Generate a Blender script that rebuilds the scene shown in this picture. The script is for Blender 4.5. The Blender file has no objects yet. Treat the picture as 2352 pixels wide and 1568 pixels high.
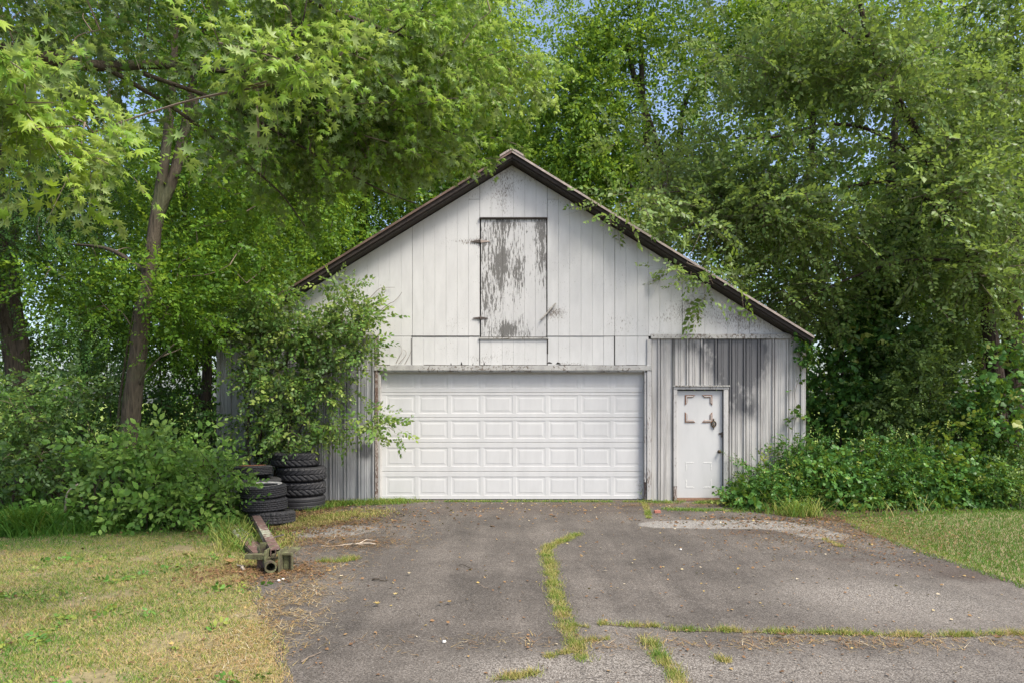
import bpy, math, random
import numpy as np
from mathutils import Vector, Matrix

rng = np.random.RandomState(7)
random.seed(7)
R = math.radians
scene = bpy.context.scene
COL = scene.collection

# ------------------------------------------------------------------ camera
CAM_H = 1.85          # eye height
FPX = 1620.0          # focal length in reference pixels (picture 2352 wide)
HOR = 919.0           # horizon row
cam_data = bpy.data.cameras.new('camera')
cam_data.sensor_width = 36.0
cam_data.lens = FPX / 2352.0 * 36.0
cam_data.shift_y = (HOR - 784.0) / 2352.0
cam_data.clip_end = 1500.0
cam_data.clip_start = 0.05
cam = bpy.data.objects.new('camera', cam_data)
COL.objects.link(cam)
cam.location = (0, 0, CAM_H)
cam.rotation_euler = (R(90), 0, 0)
scene.camera = cam

# ------------------------------------------------------------------ light
SUN_EL, SUN_AZ = R(56), R(128)      # azimuth clockwise from +Y (north)
world = bpy.data.worlds.new('World')
scene.world = world
world.use_nodes = True
wn = world.node_tree
wn.nodes.clear()
sky = wn.nodes.new('ShaderNodeTexSky')
sky.sky_type = 'NISHITA'
sky.sun_disc = False
sky.sun_elevation = SUN_EL
sky.sun_rotation = SUN_AZ
sky.air_density = 0.8
sky.dust_density = 3.0
sky.ozone_density = 0.4
bg = wn.nodes.new('ShaderNodeBackground')
bg.inputs['Strength'].default_value = 0.15
wo = wn.nodes.new('ShaderNodeOutputWorld')
wn.links.new(sky.outputs[0], bg.inputs['Color'])
wn.links.new(bg.outputs[0], wo.inputs['Surface'])

sun_data = bpy.data.lights.new('sun', 'SUN')
sun_data.energy = 3.2
sun_data.angle = R(20)
sun_data.color = (1.0, 0.945, 0.86)
sun = bpy.data.objects.new('sun', sun_data)
COL.objects.link(sun)
sdir = Vector((math.sin(SUN_AZ) * math.cos(SUN_EL), math.cos(SUN_AZ) * math.cos(SUN_EL), math.sin(SUN_EL)))
sun.rotation_euler = sdir.to_track_quat('Z', 'Y').to_euler()
sun.location = (5, -8, 20)

scene.view_settings.view_transform = 'Standard'
scene.view_settings.look = 'None'
scene.view_settings.gamma = 1.0
scene.view_settings.exposure = 1.1
scene.view_settings.use_curve_mapping = False
scene.render.engine = 'CYCLES'
cy = scene.cycles
cy.max_bounces = 8
cy.diffuse_bounces = 5
cy.glossy_bounces = 2
cy.transmission_bounces = 5
cy.transparent_max_bounces = 6
cy.use_adaptive_sampling = True
cy.adaptive_threshold = 0.01
cy.use_denoising = True
cy.denoising_prefilter = 'NONE'
cy.sample_clamp_indirect = 6.0

# ------------------------------------------------------------------ helpers
def at(px, py, Y):
    "a point of the place at distance Y seen in direction (px, py)"
    s = FPX / Y
    return np.array([(px - 1176.0) / s, Y, CAM_H + (HOR - py) / s])

def gnd(px, py):
    Y = FPX * CAM_H / (py - HOR)
    return np.array([(px - 1176.0) * Y / FPX, Y])

YB = 12.96            # barn front plane
def bx(px): return (px - 1176.0) / 125.0
def bz(py): return (1150.0 - py) / 125.0

def tag(o, label=None, cat=None, group=None, kind=None):
    if label: o['label'] = label
    if cat: o['category'] = cat
    if group: o['group'] = group
    if kind: o['kind'] = kind
    return o

def thing(name, loc, label, cat, group=None):
    o = bpy.data.objects.new(name, None)
    o.empty_display_size = 0.2
    COL.objects.link(o)
    o.location = Vector([float(v) for v in loc])
    o['base'] = [float(v) for v in loc]
    return tag(o, label, cat, group)

def base_of(parent):
    while parent is not None and parent.parent is not None:
        parent = parent.parent
    return np.array([float(v) for v in parent['base']]) if parent is not None and 'base' in parent else np.zeros(3)

class MB:
    "collects geometry for one mesh object"
    def __init__(s): s.v = []; s.f = []; s.n = 0
    def add(s, verts, faces):
        verts = [tuple(float(c) for c in p) for p in verts]
        s.v += verts
        s.f += [tuple(i + s.n for i in f) for f in faces]
        s.n += len(verts)
        return s
    def box(s, x0, x1, y0, y1, z0, z1, ch=0.0):
        "box; ch chamfers the edges of the face towards -Y"
        if ch <= 0:
            v = [(x0,y0,z0),(x1,y0,z0),(x1,y1,z0),(x0,y1,z0),(x0,y0,z1),(x1,y0,z1),(x1,y1,z1),(x0,y1,z1)]
            return s.add(v, [(0,3,2,1),(4,5,6,7),(0,1,5,4),(1,2,6,5),(2,3,7,6),(3,0,4,7)])
        return s.prism([(x0,z0),(x1,z0),(x1,z1),(x0,z1)], y0, y1, ch)
    def prism(s, poly, y0, y1, ch=0.0):
        "polygon in xz (counter-clockwise seen from -Y), front at y0, back at y1"
        n = len(poly)
        c = np.mean(np.array(poly), axis=0)
        if ch > 0:
            P = np.array(poly, float)
            ins = []
            for i in range(n):
                a, b, d = P[i-1], P[i], P[(i+1) % n]
                e1 = (b-a)/max(np.linalg.norm(b-a),1e-6); e2 = (d-b)/max(np.linalg.norm(d-b),1e-6)
                n1 = np.array([-e1[1], e1[0]]); n2 = np.array([-e2[1], e2[0]])
                m = n1+n2; k = max(np.dot(m, n1), .3)
                ins.append(b + m*ch/k)
            v = [(p[0], y0, p[1]) for p in ins] + [(p[0], y0+ch, p[1]) for p in poly] + [(p[0], y1, p[1]) for p in poly]
            f = [tuple(range(n))]
            for r0 in (0, n):
                for i in range(n):
                    j = (i+1) % n
                    f.append((r0+i, r0+n+i, r0+n+j, r0+j))
            f.append(tuple(reversed(range(2*n, 3*n))))
            return s.add(v, f)
        v = [(p[0], y0, p[1]) for p in poly] + [(p[0], y1, p[1]) for p in poly]
        f = [tuple(range(n)), tuple(reversed(range(n, 2*n)))]
        for i in range(n):
            j = (i+1) % n
            f.append((i, n+i, n+j, j))
        return s.add(v, f)
    def obox(s, a, b, w, h, up=(0,0,1)):
        "box swept from a to b, w wide, h high"
        a = np.array(a,float); b = np.array(b,float); d = (b-a)/np.linalg.norm(b-a)
        side = np.cross(d, up); side /= np.linalg.norm(side); u = np.cross(side, d)
        v = []
        for p in (a, b):
            for sx, sz in ((-1,-1),(1,-1),(1,1),(-1,1)):
                v.append(p + side*w/2*sx + u*h/2*sz)
        return s.add(v, [(0,1,2,3),(7,6,5,4),(0,4,5,1),(1,5,6,2),(2,6,7,3),(3,7,4,0)])
    def tube(s, pts, rad, sides=6, wob=0.0, cap=True):
        pts = np.array(pts, float); n = len(pts)
        rad = np.broadcast_to(np.array(rad, float), (n,))
        T = np.gradient(pts, axis=0); T /= np.linalg.norm(T, axis=1)[:,None]+1e-9
        ref = np.array([0.,1.,0.]) if abs(T[0][1]) < .9 else np.array([1.,0.,0.])
        v = []; f = []
        for i in range(n):
            a = np.cross(T[i], ref); a /= np.linalg.norm(a)+1e-9; b = np.cross(T[i], a)
            for k in range(sides):
                an = 2*math.pi*k/sides
                r = rad[i]*(1+(rng.rand()-.5)*wob)
                v.append(pts[i]+(a*math.cos(an)+b*math.sin(an))*r)
        for i in range(n-1):
            for k in range(sides):
                k2 = (k+1) % sides
                f.append((i*sides+k, i*sides+k2, (i+1)*sides+k2, (i+1)*sides+k))
        if cap:
            f.append(tuple(reversed(range(sides)))); f.append(tuple(range((n-1)*sides, n*sides)))
        return s.add(v, f)
    def lathe(s, prof, seg=32, c=(0,0,0), close=False):
        "profile (r,z) round Z"
        n = len(prof); v = []; f = []
        for k in range(seg):
            an = 2*math.pi*k/seg
            for r, z in prof: v.append((c[0]+r*math.cos(an), c[1]+r*math.sin(an), c[2]+z))
        m = n if close else n-1
        for k in range(seg):
            k2 = (k+1) % seg
            for i in range(m):
                j = (i+1) % n
                f.append((k*n+i, k2*n+i, k2*n+j, k*n+j))
        return s.add(v, f)
    def build(s, name, mat, parent=None, smooth=False):
        b = base_of(parent)
        me = bpy.data.meshes.new(name)
        me.from_pydata([(p[0]-b[0], p[1]-b[1], p[2]-b[2]) for p in s.v], [], s.f)
        me.materials.append(mat)
        if smooth: me.polygons.foreach_set('use_smooth', [True]*len(me.polygons))
        me.update()
        o = bpy.data.objects.new(name, me)
        COL.objects.link(o)
        if parent is not None: o.parent = parent
        return o

def np_mesh(name, V, F, mat, parent=None, attr=None, per=3):
    "fast mesh from arrays; attr = per-vertex tint"
    b = base_of(parent)
    me = bpy.data.meshes.new(name)
    V = (V - b).astype(np.float32)
    me.vertices.add(len(V)); me.vertices.foreach_set('co', V.ravel())
    me.loops.add(F.size); me.loops.foreach_set('vertex_index', F.astype(np.int32).ravel())
    me.polygons.add(len(F)); me.polygons.foreach_set('loop_start', np.arange(0, F.size, per, dtype=np.int32))
    me.update(calc_edges=True)
    if attr is not None:
        a = me.attributes.new('tint', 'FLOAT', 'POINT'); a.data.foreach_set('value', attr.astype(np.float32))
    me.materials.append(mat)
    o = bpy.data.objects.new(name, me)
    COL.objects.link(o)
    if parent is not None: o.parent = parent
    return o

# ------------------------------------------------------------------ materials
class NT:
    def __init__(s, name):
        s.m = bpy.data.materials.new(name); s.m.use_nodes = True
        s.t = s.m.node_tree; s.t.nodes.clear()
        s.out = s.t.nodes.new('ShaderNodeOutputMaterial')
        s.b = s.t.nodes.new('ShaderNodeBsdfPrincipled')
        s.t.links.new(s.b.outputs[0], s.out.inputs[0])
        s.co = s.t.nodes.new('ShaderNodeTexCoord').outputs['Object']
    def n(s, typ, **kw):
        nd = s.t.nodes.new(typ)
        for k, v in kw.items():
            if k in nd.inputs: nd.inputs[k].default_value = v
            else: setattr(nd, k, v)
        return nd
    def l(s, a, b): s.t.links.new(a, b)
    def setin(s, sock, v):
        if hasattr(v, 'is_output') or isinstance(v, bpy.types.NodeSocket): s.l(v, sock)
        else: sock.default_value = v
    def map(s, scale=(1,1,1), loc=(0,0,0), src=None):
        m = s.n('ShaderNodeMapping'); m.inputs['Scale'].default_value = scale; m.inputs['Location'].default_value = loc
        s.l(src or s.co, m.inputs['Vector']); return m.outputs[0]
    def noise(s, scale=5, detail=4, rough=.55, vec=None, dist=0):
        nd = s.n('ShaderNodeTexNoise'); nd.inputs['Scale'].default_value = scale
        nd.inputs['Detail'].default_value = detail; nd.inputs['Roughness'].default_value = rough
        nd.inputs['Distortion'].default_value = dist
        s.l(vec or s.co, nd.inputs['Vector']); return nd.outputs['Fac']
    def voro(s, scale=50, vec=None, out='Distance', rnd=1.0):
        nd = s.n('ShaderNodeTexVoronoi'); nd.inputs['Scale'].default_value = scale
        nd.inputs['Randomness'].default_value = rnd
        s.l(vec or s.co, nd.inputs['Vector']); return nd.outputs[out]
    def ramp(s, fac, stops, interp='LINEAR'):
        r = s.n('ShaderNodeValToRGB'); cr = r.color_ramp; cr.interpolation = interp
        while len(cr.elements) < len(stops): cr.elements.new(0.5)
        for e, (p, c) in zip(cr.elements, stops):
            e.position = p
            e.color = (c[0], c[1], c[2], 1) if hasattr(c, '__len__') else (c, c, c, 1)
        s.l(fac, r.inputs[0]); return r.outputs[0]
    def math(s, op, a, b=0.0, c=None, clamp=False):
        m = s.n('ShaderNodeMath'); m.operation = op; m.use_clamp = clamp
        s.setin(m.inputs[0], a); s.setin(m.inputs[1], b)
        if c is not None: s.setin(m.inputs[2], c)
        return m.outputs[0]
    def mix(s, fac, a, b, blend='MIX'):
        m = s.n('ShaderNodeMix'); m.data_type = 'RGBA'; m.blend_type = blend
        s.setin(m.inputs[0], fac)
        for i, v in ((6, a), (7, b)):
            if isinstance(v, (tuple, list)): m.inputs[i].default_value = (v[0], v[1], v[2], 1)
            else: s.l(v, m.inputs[i])
        return m.outputs[2]
    def bump(s, h, strength=.3, dist=.01):
        b = s.n('ShaderNodeBump'); b.inputs['Strength'].default_value = strength; b.inputs['Distance'].default_value = dist
        s.l(h, b.inputs['Height']); s.l(b.outputs[0], s.b.inputs['Normal'])
    def spots(s, lst):
        "sum of soft elliptical marks at given places: (x, z, rx, rz, amount[, axis])"
        sep = s.n('ShaderNodeSeparateXYZ'); s.l(s.co, sep.inputs[0])
        tot = None
        for e in lst:
            x, z, rx, rz, am = e[:5]
            ax = e[5] if len(e) > 5 else 2
            dx = s.math('MULTIPLY', s.math('SUBTRACT', sep.outputs[0], x), 1/rx)
            dz = s.math('MULTIPLY', s.math('SUBTRACT', sep.outputs[ax], z), 1/rz)
            r2 = s.math('ADD', s.math('MULTIPLY', dx, dx), s.math('MULTIPLY', dz, dz))
            g = s.math('MULTIPLY', s.math('POWER', 2.718, s.math('MULTIPLY', r2, -1.0)), am)
            tot = g if tot is None else s.math('ADD', tot, g)
        return tot
    def done(s, color=None, rough=.7, metal=0.0, spec=None):
        if color is not None:
            if isinstance(color, (tuple, list)): s.b.inputs['Base Color'].default_value = (color[0], color[1], color[2], 1)
            else: s.l(color, s.b.inputs['Base Color'])
        s.setin(s.b.inputs['Roughness'], rough)
        s.b.inputs['Metallic'].default_value = metal
        if spec is not None: s.b.inputs['Specular IOR Level'].default_value = spec
        return s.m

def paint_mat(name, base=(.50,.51,.505), peel_at=0.66, peel=(.17,.15,.13), marks=None, streak=(9,9,2.2), grime=.12, thr_noise=1.0):
    t = NT(name)
    v = t.map(streak)
    fine = t.noise(9, 6, .7, v)
    big = t.noise(1.3, 3, .5)
    m = t.math('ADD', t.math('MULTIPLY', fine, .72), t.math('MULTIPLY', big, .28*thr_noise))
    if marks: m = t.math('ADD', m, t.spots(marks))
    mask = t.ramp(m, [(peel_at, 0), (min(.995, peel_at+.035), 1)])
    woodc = t.ramp(t.noise(30, 4, .6, t.map((6,6,1))), [(.3, tuple(c*.65 for c in peel)), (.75, tuple(min(1, c*1.5) for c in peel))])
    dirt = t.ramp(t.noise(2.2, 6, .65, t.map((2.5,2.5,.7))), [(.3, tuple(c*(1-grime) for c in base)), (.62, base)])
    t.bump(t.math('MULTIPLY', mask, -1.0), .35, .003)
    return t.done(t.mix(mask, dirt, woodc), .62)

def flat_mat(name, c, rough=.7, var=.25, scale=12, metal=0.0, stretch=(1,1,1), bump=.2):
    t = NT(name)
    n = t.noise(scale, 6, .65, t.map(stretch))
    t.bump(n, bump, .01)
    return t.done(t.ramp(n, [(.3, tuple(k*(1-var) for k in c)), (.7, tuple(min(1, k*(1+var)) for k in c))]), rough, metal)

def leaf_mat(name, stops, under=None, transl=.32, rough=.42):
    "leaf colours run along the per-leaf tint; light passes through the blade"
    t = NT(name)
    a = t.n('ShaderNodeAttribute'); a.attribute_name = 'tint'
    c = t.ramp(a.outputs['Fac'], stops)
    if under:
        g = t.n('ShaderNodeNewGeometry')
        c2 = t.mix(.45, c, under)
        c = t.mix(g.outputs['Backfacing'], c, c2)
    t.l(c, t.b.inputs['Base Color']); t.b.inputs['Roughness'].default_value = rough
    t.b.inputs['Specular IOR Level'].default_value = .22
    tr = t.n('ShaderNodeBsdfTranslucent')
    t.l(t.mix(.55, c, (.30,.42,.03)), tr.inputs['Color'])
    mx = t.n('ShaderNodeMixShader'); mx.inputs[0].default_value = transl
    t.l(t.b.outputs[0], mx.inputs[1]); t.l(tr.outputs[0], mx.inputs[2]); t.l(mx.outputs[0], t.out.inputs[0])
    return t.m

def bark_mat(name, c=(.16,.125,.095), moss=.0):
    t = NT(name)
    v = t.map((1,1,.16))
    n = t.voro(26, t.map((1,1,.16)))
    n2 = t.noise(18, 6, .7, v, dist=1.2)
    h = t.math('ADD', t.math('MULTIPLY', n, .7), n2)
    col = t.ramp(h, [(.35, tuple(k*.35 for k in c)), (.6, c), (.95, tuple(min(1,k*1.6) for k in c))])
    if moss: col = t.mix(t.ramp(t.noise(2.5, 4), [(.5,0),(.65,moss)]), col, (.10,.13,.06))
    t.bump(h, .9, .03)
    return t.done(col, .9, spec=.2)

M = {}
M['bark'] = bark_mat('bark_brown', (.046,.038,.027), .35)
M['bark_dark'] = bark_mat('bark_dark', (.045,.037,.028))
M['bark_red'] = bark_mat('bark_reddish', (.036,.026,.020))
M['twig'] = flat_mat('twig_bark', (.15,.115,.085), .9)
M['twig_pale'] = flat_mat('twig_pale', (.33,.28,.22), .9)
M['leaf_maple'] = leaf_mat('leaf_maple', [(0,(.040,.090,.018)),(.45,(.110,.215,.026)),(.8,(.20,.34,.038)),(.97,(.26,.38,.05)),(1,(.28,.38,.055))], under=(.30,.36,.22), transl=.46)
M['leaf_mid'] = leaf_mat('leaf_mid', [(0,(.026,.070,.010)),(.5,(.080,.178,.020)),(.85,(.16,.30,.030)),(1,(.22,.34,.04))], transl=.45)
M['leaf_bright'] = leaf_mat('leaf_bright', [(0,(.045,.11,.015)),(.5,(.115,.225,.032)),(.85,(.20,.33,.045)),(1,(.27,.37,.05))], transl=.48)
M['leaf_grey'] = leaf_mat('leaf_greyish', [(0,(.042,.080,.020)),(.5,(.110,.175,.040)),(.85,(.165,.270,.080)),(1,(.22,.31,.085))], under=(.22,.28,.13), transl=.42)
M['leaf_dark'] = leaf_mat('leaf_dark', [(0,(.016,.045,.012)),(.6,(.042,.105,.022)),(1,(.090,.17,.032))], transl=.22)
M['leaf_vine'] = leaf_mat('leaf_vine', [(0,(.020,.062,.014)),(.55,(.055,.145,.028)),(.9,(.11,.23,.045)),(1,(.21,.24,.05))], transl=.25)
M['leaf_shrub'] = leaf_mat('leaf_shrub', [(0,(.034,.080,.022)),(.5,(.085,.175,.040)),(.85,(.16,.29,.065)),(.998,(.22,.34,.08)),(1,(.26,.34,.08))], under=(.17,.24,.14), transl=.42)
M['leaf_weed'] = leaf_mat('leaf_weed', [(0,(.050,.12,.022)),(.5,(.115,.24,.045)),(.85,(.20,.37,.075)),(1,(.27,.42,.09))], under=(.20,.30,.14), transl=.42)
M['grass'] = leaf_mat('grass_blade', [(0,(.042,.14,.018)),(.33,(.098,.20,.030)),(.55,(.24,.26,.060)),(.8,(.39,.32,.13)),(1,(.43,.29,.16))], transl=.3, rough=.6)
M['litter'] = leaf_mat('dry_leaf', [(0,(.065,.036,.022)),(.4,(.16,.085,.045)),(.7,(.27,.165,.075)),(.9,(.36,.27,.09)),(1,(.42,.36,.26))], transl=.15, rough=.7)

# ------------------------------------------------------------------ foliage machinery
LEAF = {}
LEAF['diamond'] = (np.array([(0,0,0),(.31,.44,.05),(0,1,-.06),(-.31,.44,.05)]), np.array([(0,1,2),(0,2,3)]))
LEAF['oval'] = (np.array([(0,0,0),(.21,.22,.04),(.29,.52,.05),(0,1,-.10),(-.29,.52,.05),(-.21,.22,.04)]), np.array([(0,1,5),(1,2,4),(1,4,5),(2,3,4)]))
LEAF['ivy'] = (np.array([(0,0,0),(.42,-.05,.03),(.50,.42,.0),(0,1,-.08),(-.50,.42,.0),(-.42,-.05,.03),(0,.4,.05)]), np.array([(0,1,6),(1,2,6),(2,3,6),(3,4,6),(4,5,6),(5,0,6)]))
_mo = [(0,0),(.36,-.10),(.20,.17),(.58,.40),(.21,.42),(.36,.80),(.10,.60),(0,1.08),(-.10,.60),(-.36,.80),(-.21,.42),(-.58,.40),(-.20,.17),(-.36,-.10)]
_mv = [(0,.30,.05)] + [(x, y, -.32*(abs(x)*1.1+abs(y-.3)*.7)) for x, y in _mo]
LEAF['maple'] = (np.array(_mv), np.array([(0, i+1, (i+1) % len(_mo)+1) for i in range(len(_mo))]))

def frames(D, roll=None, up=None):
    D = D/ (np.linalg.norm(D, axis=1)[:,None]+1e-9)
    up = np.array([0,0,1.]) if up is None else up
    S = np.cross(D, up); ln = np.linalg.norm(S, axis=1)[:,None]
    S = np.where(ln < 1e-3, np.array([1.,0,0]), S/(ln+1e-9))
    U = np.cross(S, D)
    if roll is not None:
        c, s_ = np.cos(roll)[:,None], np.sin(roll)[:,None]
        S, U = S*c+U*s_, U*c-S*s_
    return np.stack([S, D, U], axis=2)       # columns: x side, y forward, z up

def spray_template(kind, n, leaf, droop=.35, spread=55, jitter=.5, opposite=False, r=None):
    "unit-long spray of n leaves along +Y; leaf = leaf length over spray length"
    r = r or rng
    lv, lf = LEAF[kind]
    V = []; F = []; T = []; base = 0
    for i in range(n):
        k = i//2 if opposite else i
        tt = .12+.88*(k+.5*r.rand())/(n/2 if opposite else n)
        side = 1 if i % 2 else -1
        pos = np.array([0, tt, -droop*tt*tt])
        an = R(spread)*(1.15-.75*tt)*side*(1+(r.rand()-.5)*.5)
        if i == n-1: an *= .1
        d = np.array([math.sin(an), math.cos(an), -droop*tt*1.3+(r.rand()-.5)*jitter])
        fr = frames(d[None], np.array([(r.rand()-.5)*2.2*jitter]))[0]
        sc = leaf*(.7+.5*r.rand())*(1-.3*tt)
        V.append(pos + (lv*sc) @ fr.T + d*leaf*.12); F.append(lf+base); T.append(np.full(len(lv), r.rand())); base += len(lv)
    return np.concatenate(V), np.concatenate(F), np.concatenate(T)

TPL = {}
def templates(key):
    if key not in TPL:
        kind, n, leaf, droop, spread, jit, opp = key
        TPL[key] = [spray_template(kind, n, leaf, droop, spread, jit, opp) for _ in range(7)]
    return TPL[key]

def sprays(name, P, D, size, key, mat, parent, tint=.45, tvar=.25, clump_t=None, extra=None, roll=1.0):
    "P base points, D directions, size spray lengths"
    tp = templates(key)
    n = len(P); which = rng.randint(0, len(tp), n)
    VV = []; FF = []; AA = []; base = 0
    fr = frames(D, rng.randn(n)*roll)
    stint = tint + rng.randn(n)*tvar*.5 + (clump_t if clump_t is not None else 0)
    for k, (v, f, t) in enumerate(tp):
        idx = np.nonzero(which == k)[0]
        if len(idx) == 0: continue
        W = np.einsum('mij,vj->mvi', fr[idx], v)*size[idx][:,None,None] + P[idx][:,None,:]
        VV.append(W.reshape(-1,3)); m = len(idx)
        FF.append((f[None]+ (np.arange(m)*len(v))[:,None,None]+base).reshape(-1,3)); base += m*len(v)
        AA.append(np.clip(stint[idx][:,None] + (t[None]-.5)*tvar*1.6, 0, 1).ravel())
    return np_mesh(name, np.concatenate(VV), np.concatenate(FF), mat, parent, np.concatenate(AA))

def twig_mesh(name, P, D, size, rad, mat, parent, droop=.35):
    n = len(P); fr = frames(D)
    tv = []
    for tt in (0, 1.0):
        for k in range(3):
            a = 2*math.pi*k/3; q = rad*(1-.8*tt)
            tv.append((math.cos(a)*q, tt, math.sin(a)*q - droop*tt*tt))
    tv = np.array(tv); tf = []
    for i in range(1):
        for k in range(3):
            k2 = (k+1) % 3
            tf += [(i*3+k, i*3+k2, i*3+3+k2), (i*3+k, i*3+3+k2, i*3+3+k)]
    tf = np.array(tf)
    W = np.einsum('mij,vj->mvi', fr, tv)*size[:,None,None] + P[:,None,:]
    F = (tf[None]+(np.arange(n)*len(tv))[:,None,None]).reshape(-1,3)
    return np_mesh(name, W.reshape(-1,3), F, mat, parent)

def rand_dirs(n, flat=.6, bias=(0,0,0)):
    d = rng.randn(n,3); d[:,2] *= flat; d += np.array(bias)
    return d/(np.linalg.norm(d, axis=1)[:,None]+1e-9)

def in_ellipsoid(n, c, r):
    d = rng.randn(n,3); d /= np.linalg.norm(d, axis=1)[:,None]
    u = rng.rand(n)**(1/2.2)
    return np.array(c)+d*np.array(r)*u[:,None]

def curve(pts, n=8):
    "smooth polyline through points"
    pts = np.array(pts, float)
    if len(pts) == 2: return pts[0]+(pts[1]-pts[0])*np.linspace(0,1,n)[:,None]
    out = []
    P = np.vstack([2*pts[0]-pts[1], pts, 2*pts[-1]-pts[-2]])
    for i in range(1, len(P)-2):
        for t in np.linspace(0, 1, n, endpoint=(i == len(P)-3)):
            a,b,c,d = P[i-1],P[i],P[i+1],P[i+2]
            out.append(.5*((2*b)+(-a+c)*t+(2*a-5*b+4*c-d)*t*t+(-a+3*b-3*c+d)*t**3))
    return np.array(out)

CLEAR = []   # boxes no clump may enter: (x0,x1,y0,y1,z0,z1)
CLEAR.append((-5.45, 5.45, 12.80, 22.2, 0, 3.0))
GAPS = [(1235,70,42,85),(240,250,115,75),(1650,262,70,38),(1480,300,40,40),(2050,300,45,50),(1200,215,20,40)]
def blocked(c, r, only_gaps=False):
    if c[1] < 10.5:
        px = 1176+c[0]*FPX/c[1]; py = HOR-(c[2]-CAM_H)*FPX/c[1]
        if (px > 1090 and py > 285) or (px > 800 and py > 345+(1090-px)*.25): return True
        if abs(px-405-(200-py)*.08) < 48 and -40 < py < 330 and rng.rand() < .85: return True
    if c[1] > 10.5:
        px = 1176+c[0]*FPX/c[1]; py = HOR-(c[2]-CAM_H)*FPX/c[1]; m_ = r*FPX/c[1]*.55
        for g_ in GAPS:
            if ((px-g_[0])/(g_[2]+m_))**2+((py-g_[1])/(g_[3]+m_))**2 < 1 and rng.rand() < .85: return True
    if only_gaps: return False
    for b in CLEAR:
        if b[0]-r < c[0] < b[1]+r and b[2]-r*.7 < c[1] < b[3]+r and b[4] < c[2] < b[5]: return True
    # roof of the barn
    if abs(c[0]) < 5.5+r and 12.6-r < c[1] < 22.4+r and c[2] < 6.4-.614*abs(c[0])+r*.6: return True
    return False

def tree(name, label, cat, base, trunks, blobs, key, leafm, barkm, clump_r=.7, ns=20, spray=.8, tint=.45,
         tvar=.3, droop=.0, flat=.7, group=None, twigs=False, limbs=(), attach=.5, ignore=False, br=.018, crown_name='crown'):
    root = thing(name, base, label, cat, group)
    nodes = []
    for tr in trunks:
        pts, rr = tr
        c = curve(pts, 7)
        rad = np.interp(np.linspace(0,1,len(c)), np.linspace(0,1,len(rr)), rr)
        mb = MB(); mb.tube(c, rad, 12 if rr[0] > .08 else 7, .14)
        mb.build('trunk', barkm, root, True)
        nodes += list(c[len(c)//3:])
    for tr in limbs:
        pts, rr = tr
        c = curve(pts, 6)
        rad = np.interp(np.linspace(0,1,len(c)), np.linspace(0,1,len(rr)), rr)
        mb = MB(); mb.tube(c, rad, 8, .14)
        mb.build('limb', barkm, root, True)
        nodes += list(c[2:])
    nodes = np.array(nodes)
    cl = []
    for b in blobs:
        c, r, n = b[0], b[1], b[2]
        pts = in_ellipsoid(n, c, r)
        for p in pts:
            if not blocked(p, clump_r*.8, ignore): cl.append(tuple(p)+(b[3] if len(b) > 3 else 0.,))
    cl = np.array(cl)
    if len(cl) == 0: return root
    # branches, nearest first
    d0 = np.array([np.min(np.linalg.norm(nodes-c[:3], axis=1)) for c in cl])
    bm_ = MB()
    for i in np.argsort(d0):
        c = cl[i,:3]
        d = np.linalg.norm(nodes-c, axis=1) + np.maximum(0, nodes[:,2]-c[2]+.2)*attach
        j = int(np.argmin(d)); a = nodes[j]; L = np.linalg.norm(c-a)
        mid = (a+c)/2 + rng.randn(3)*L*.09 + np.array([0,0,L*.10])
        cc = curve([a, mid, c], 4)
        r0 = br*(.55+.32*L)
        bm_.tube(cc, np.linspace(r0, max(.004, r0*.35), len(cc)), 4, 0, False)
        nodes = np.vstack([nodes, cc[2:]])
    bm_.build('branches', M['twig'] if barkm != M['bark_dark'] else M['bark_dark'], root)['kind'] = 'stuff'
    # sprays
    m = len(cl); cr = clump_r*(.65+.7*rng.rand(m))
    off = rng.randn(m*ns,3)*np.repeat(cr, ns)[:,None]*np.array([.42,.42,.30])
    P = np.repeat(cl[:,:3], ns, axis=0)+off
    D = off/(np.linalg.norm(off, axis=1)[:,None]+1e-6)*.8 + rand_dirs(m*ns, flat)*.7 + np.array([0,0,-droop])
    S = spray*(.6+.6*rng.rand(m*ns))
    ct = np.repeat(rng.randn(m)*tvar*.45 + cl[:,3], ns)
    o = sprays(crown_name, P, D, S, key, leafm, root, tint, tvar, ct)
    o['kind'] = 'stuff'
    if twigs:
        t_ = twig_mesh('twigs', P, D, S, .006, M['twig'], root, key[3]); t_['kind'] = 'stuff'
    root['_n'] = int(m*ns)
    return root

# ------------------------------------------------------------------ ground, lawns, driveway
from mathutils.geometry import tessellate_polygon

def wob_poly(pts, step=.12, amp=.03, skip=()):
    out = []
    n = len(pts)
    for i in range(n):
        a = np.array(pts[i], float); b = np.array(pts[(i+1) % n], float)
        L = np.linalg.norm(b-a); k = max(1, min(60, int(L/step)))
        nrm = np.array([-(b-a)[1], (b-a)[0]])/(L+1e-9)
        for j in range(k):
            w = 0 if (j == 0 or i in skip) else (rng.rand()-.5)*2*amp
            out.append(a+(b-a)*j/k + nrm*w)
    return np.array(out)

def sheet(name, poly, z, mat):
    v3 = [Vector((float(p[0]), float(p[1]), 0)) for p in poly]
    tris = tessellate_polygon([v3])
    V = np.array([(p[0], p[1], z) for p in poly])
    F = np.array(tris)
    for i, f in enumerate(F):
        a, b, c = V[f[0]], V[f[1]], V[f[2]]
        if np.cross(b-a, c-a)[2] < 0: F[i] = f[::-1]
    o = np_mesh(name, V, F, mat)
    return tag(o, kind='structure')

def inside(poly, P):
    x, y = P[:,0], P[:,1]; r = np.zeros(len(P), bool); j = len(poly)-1
    for i in range(len(poly)):
        xi, yi = poly[i]; xj, yj = poly[j]
        c = ((yi > y) != (yj > y)) & (x < (xj-xi)*(y-yi)/(yj-yi+1e-12)+xi)
        r ^= c; j = i
    return r

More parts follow.
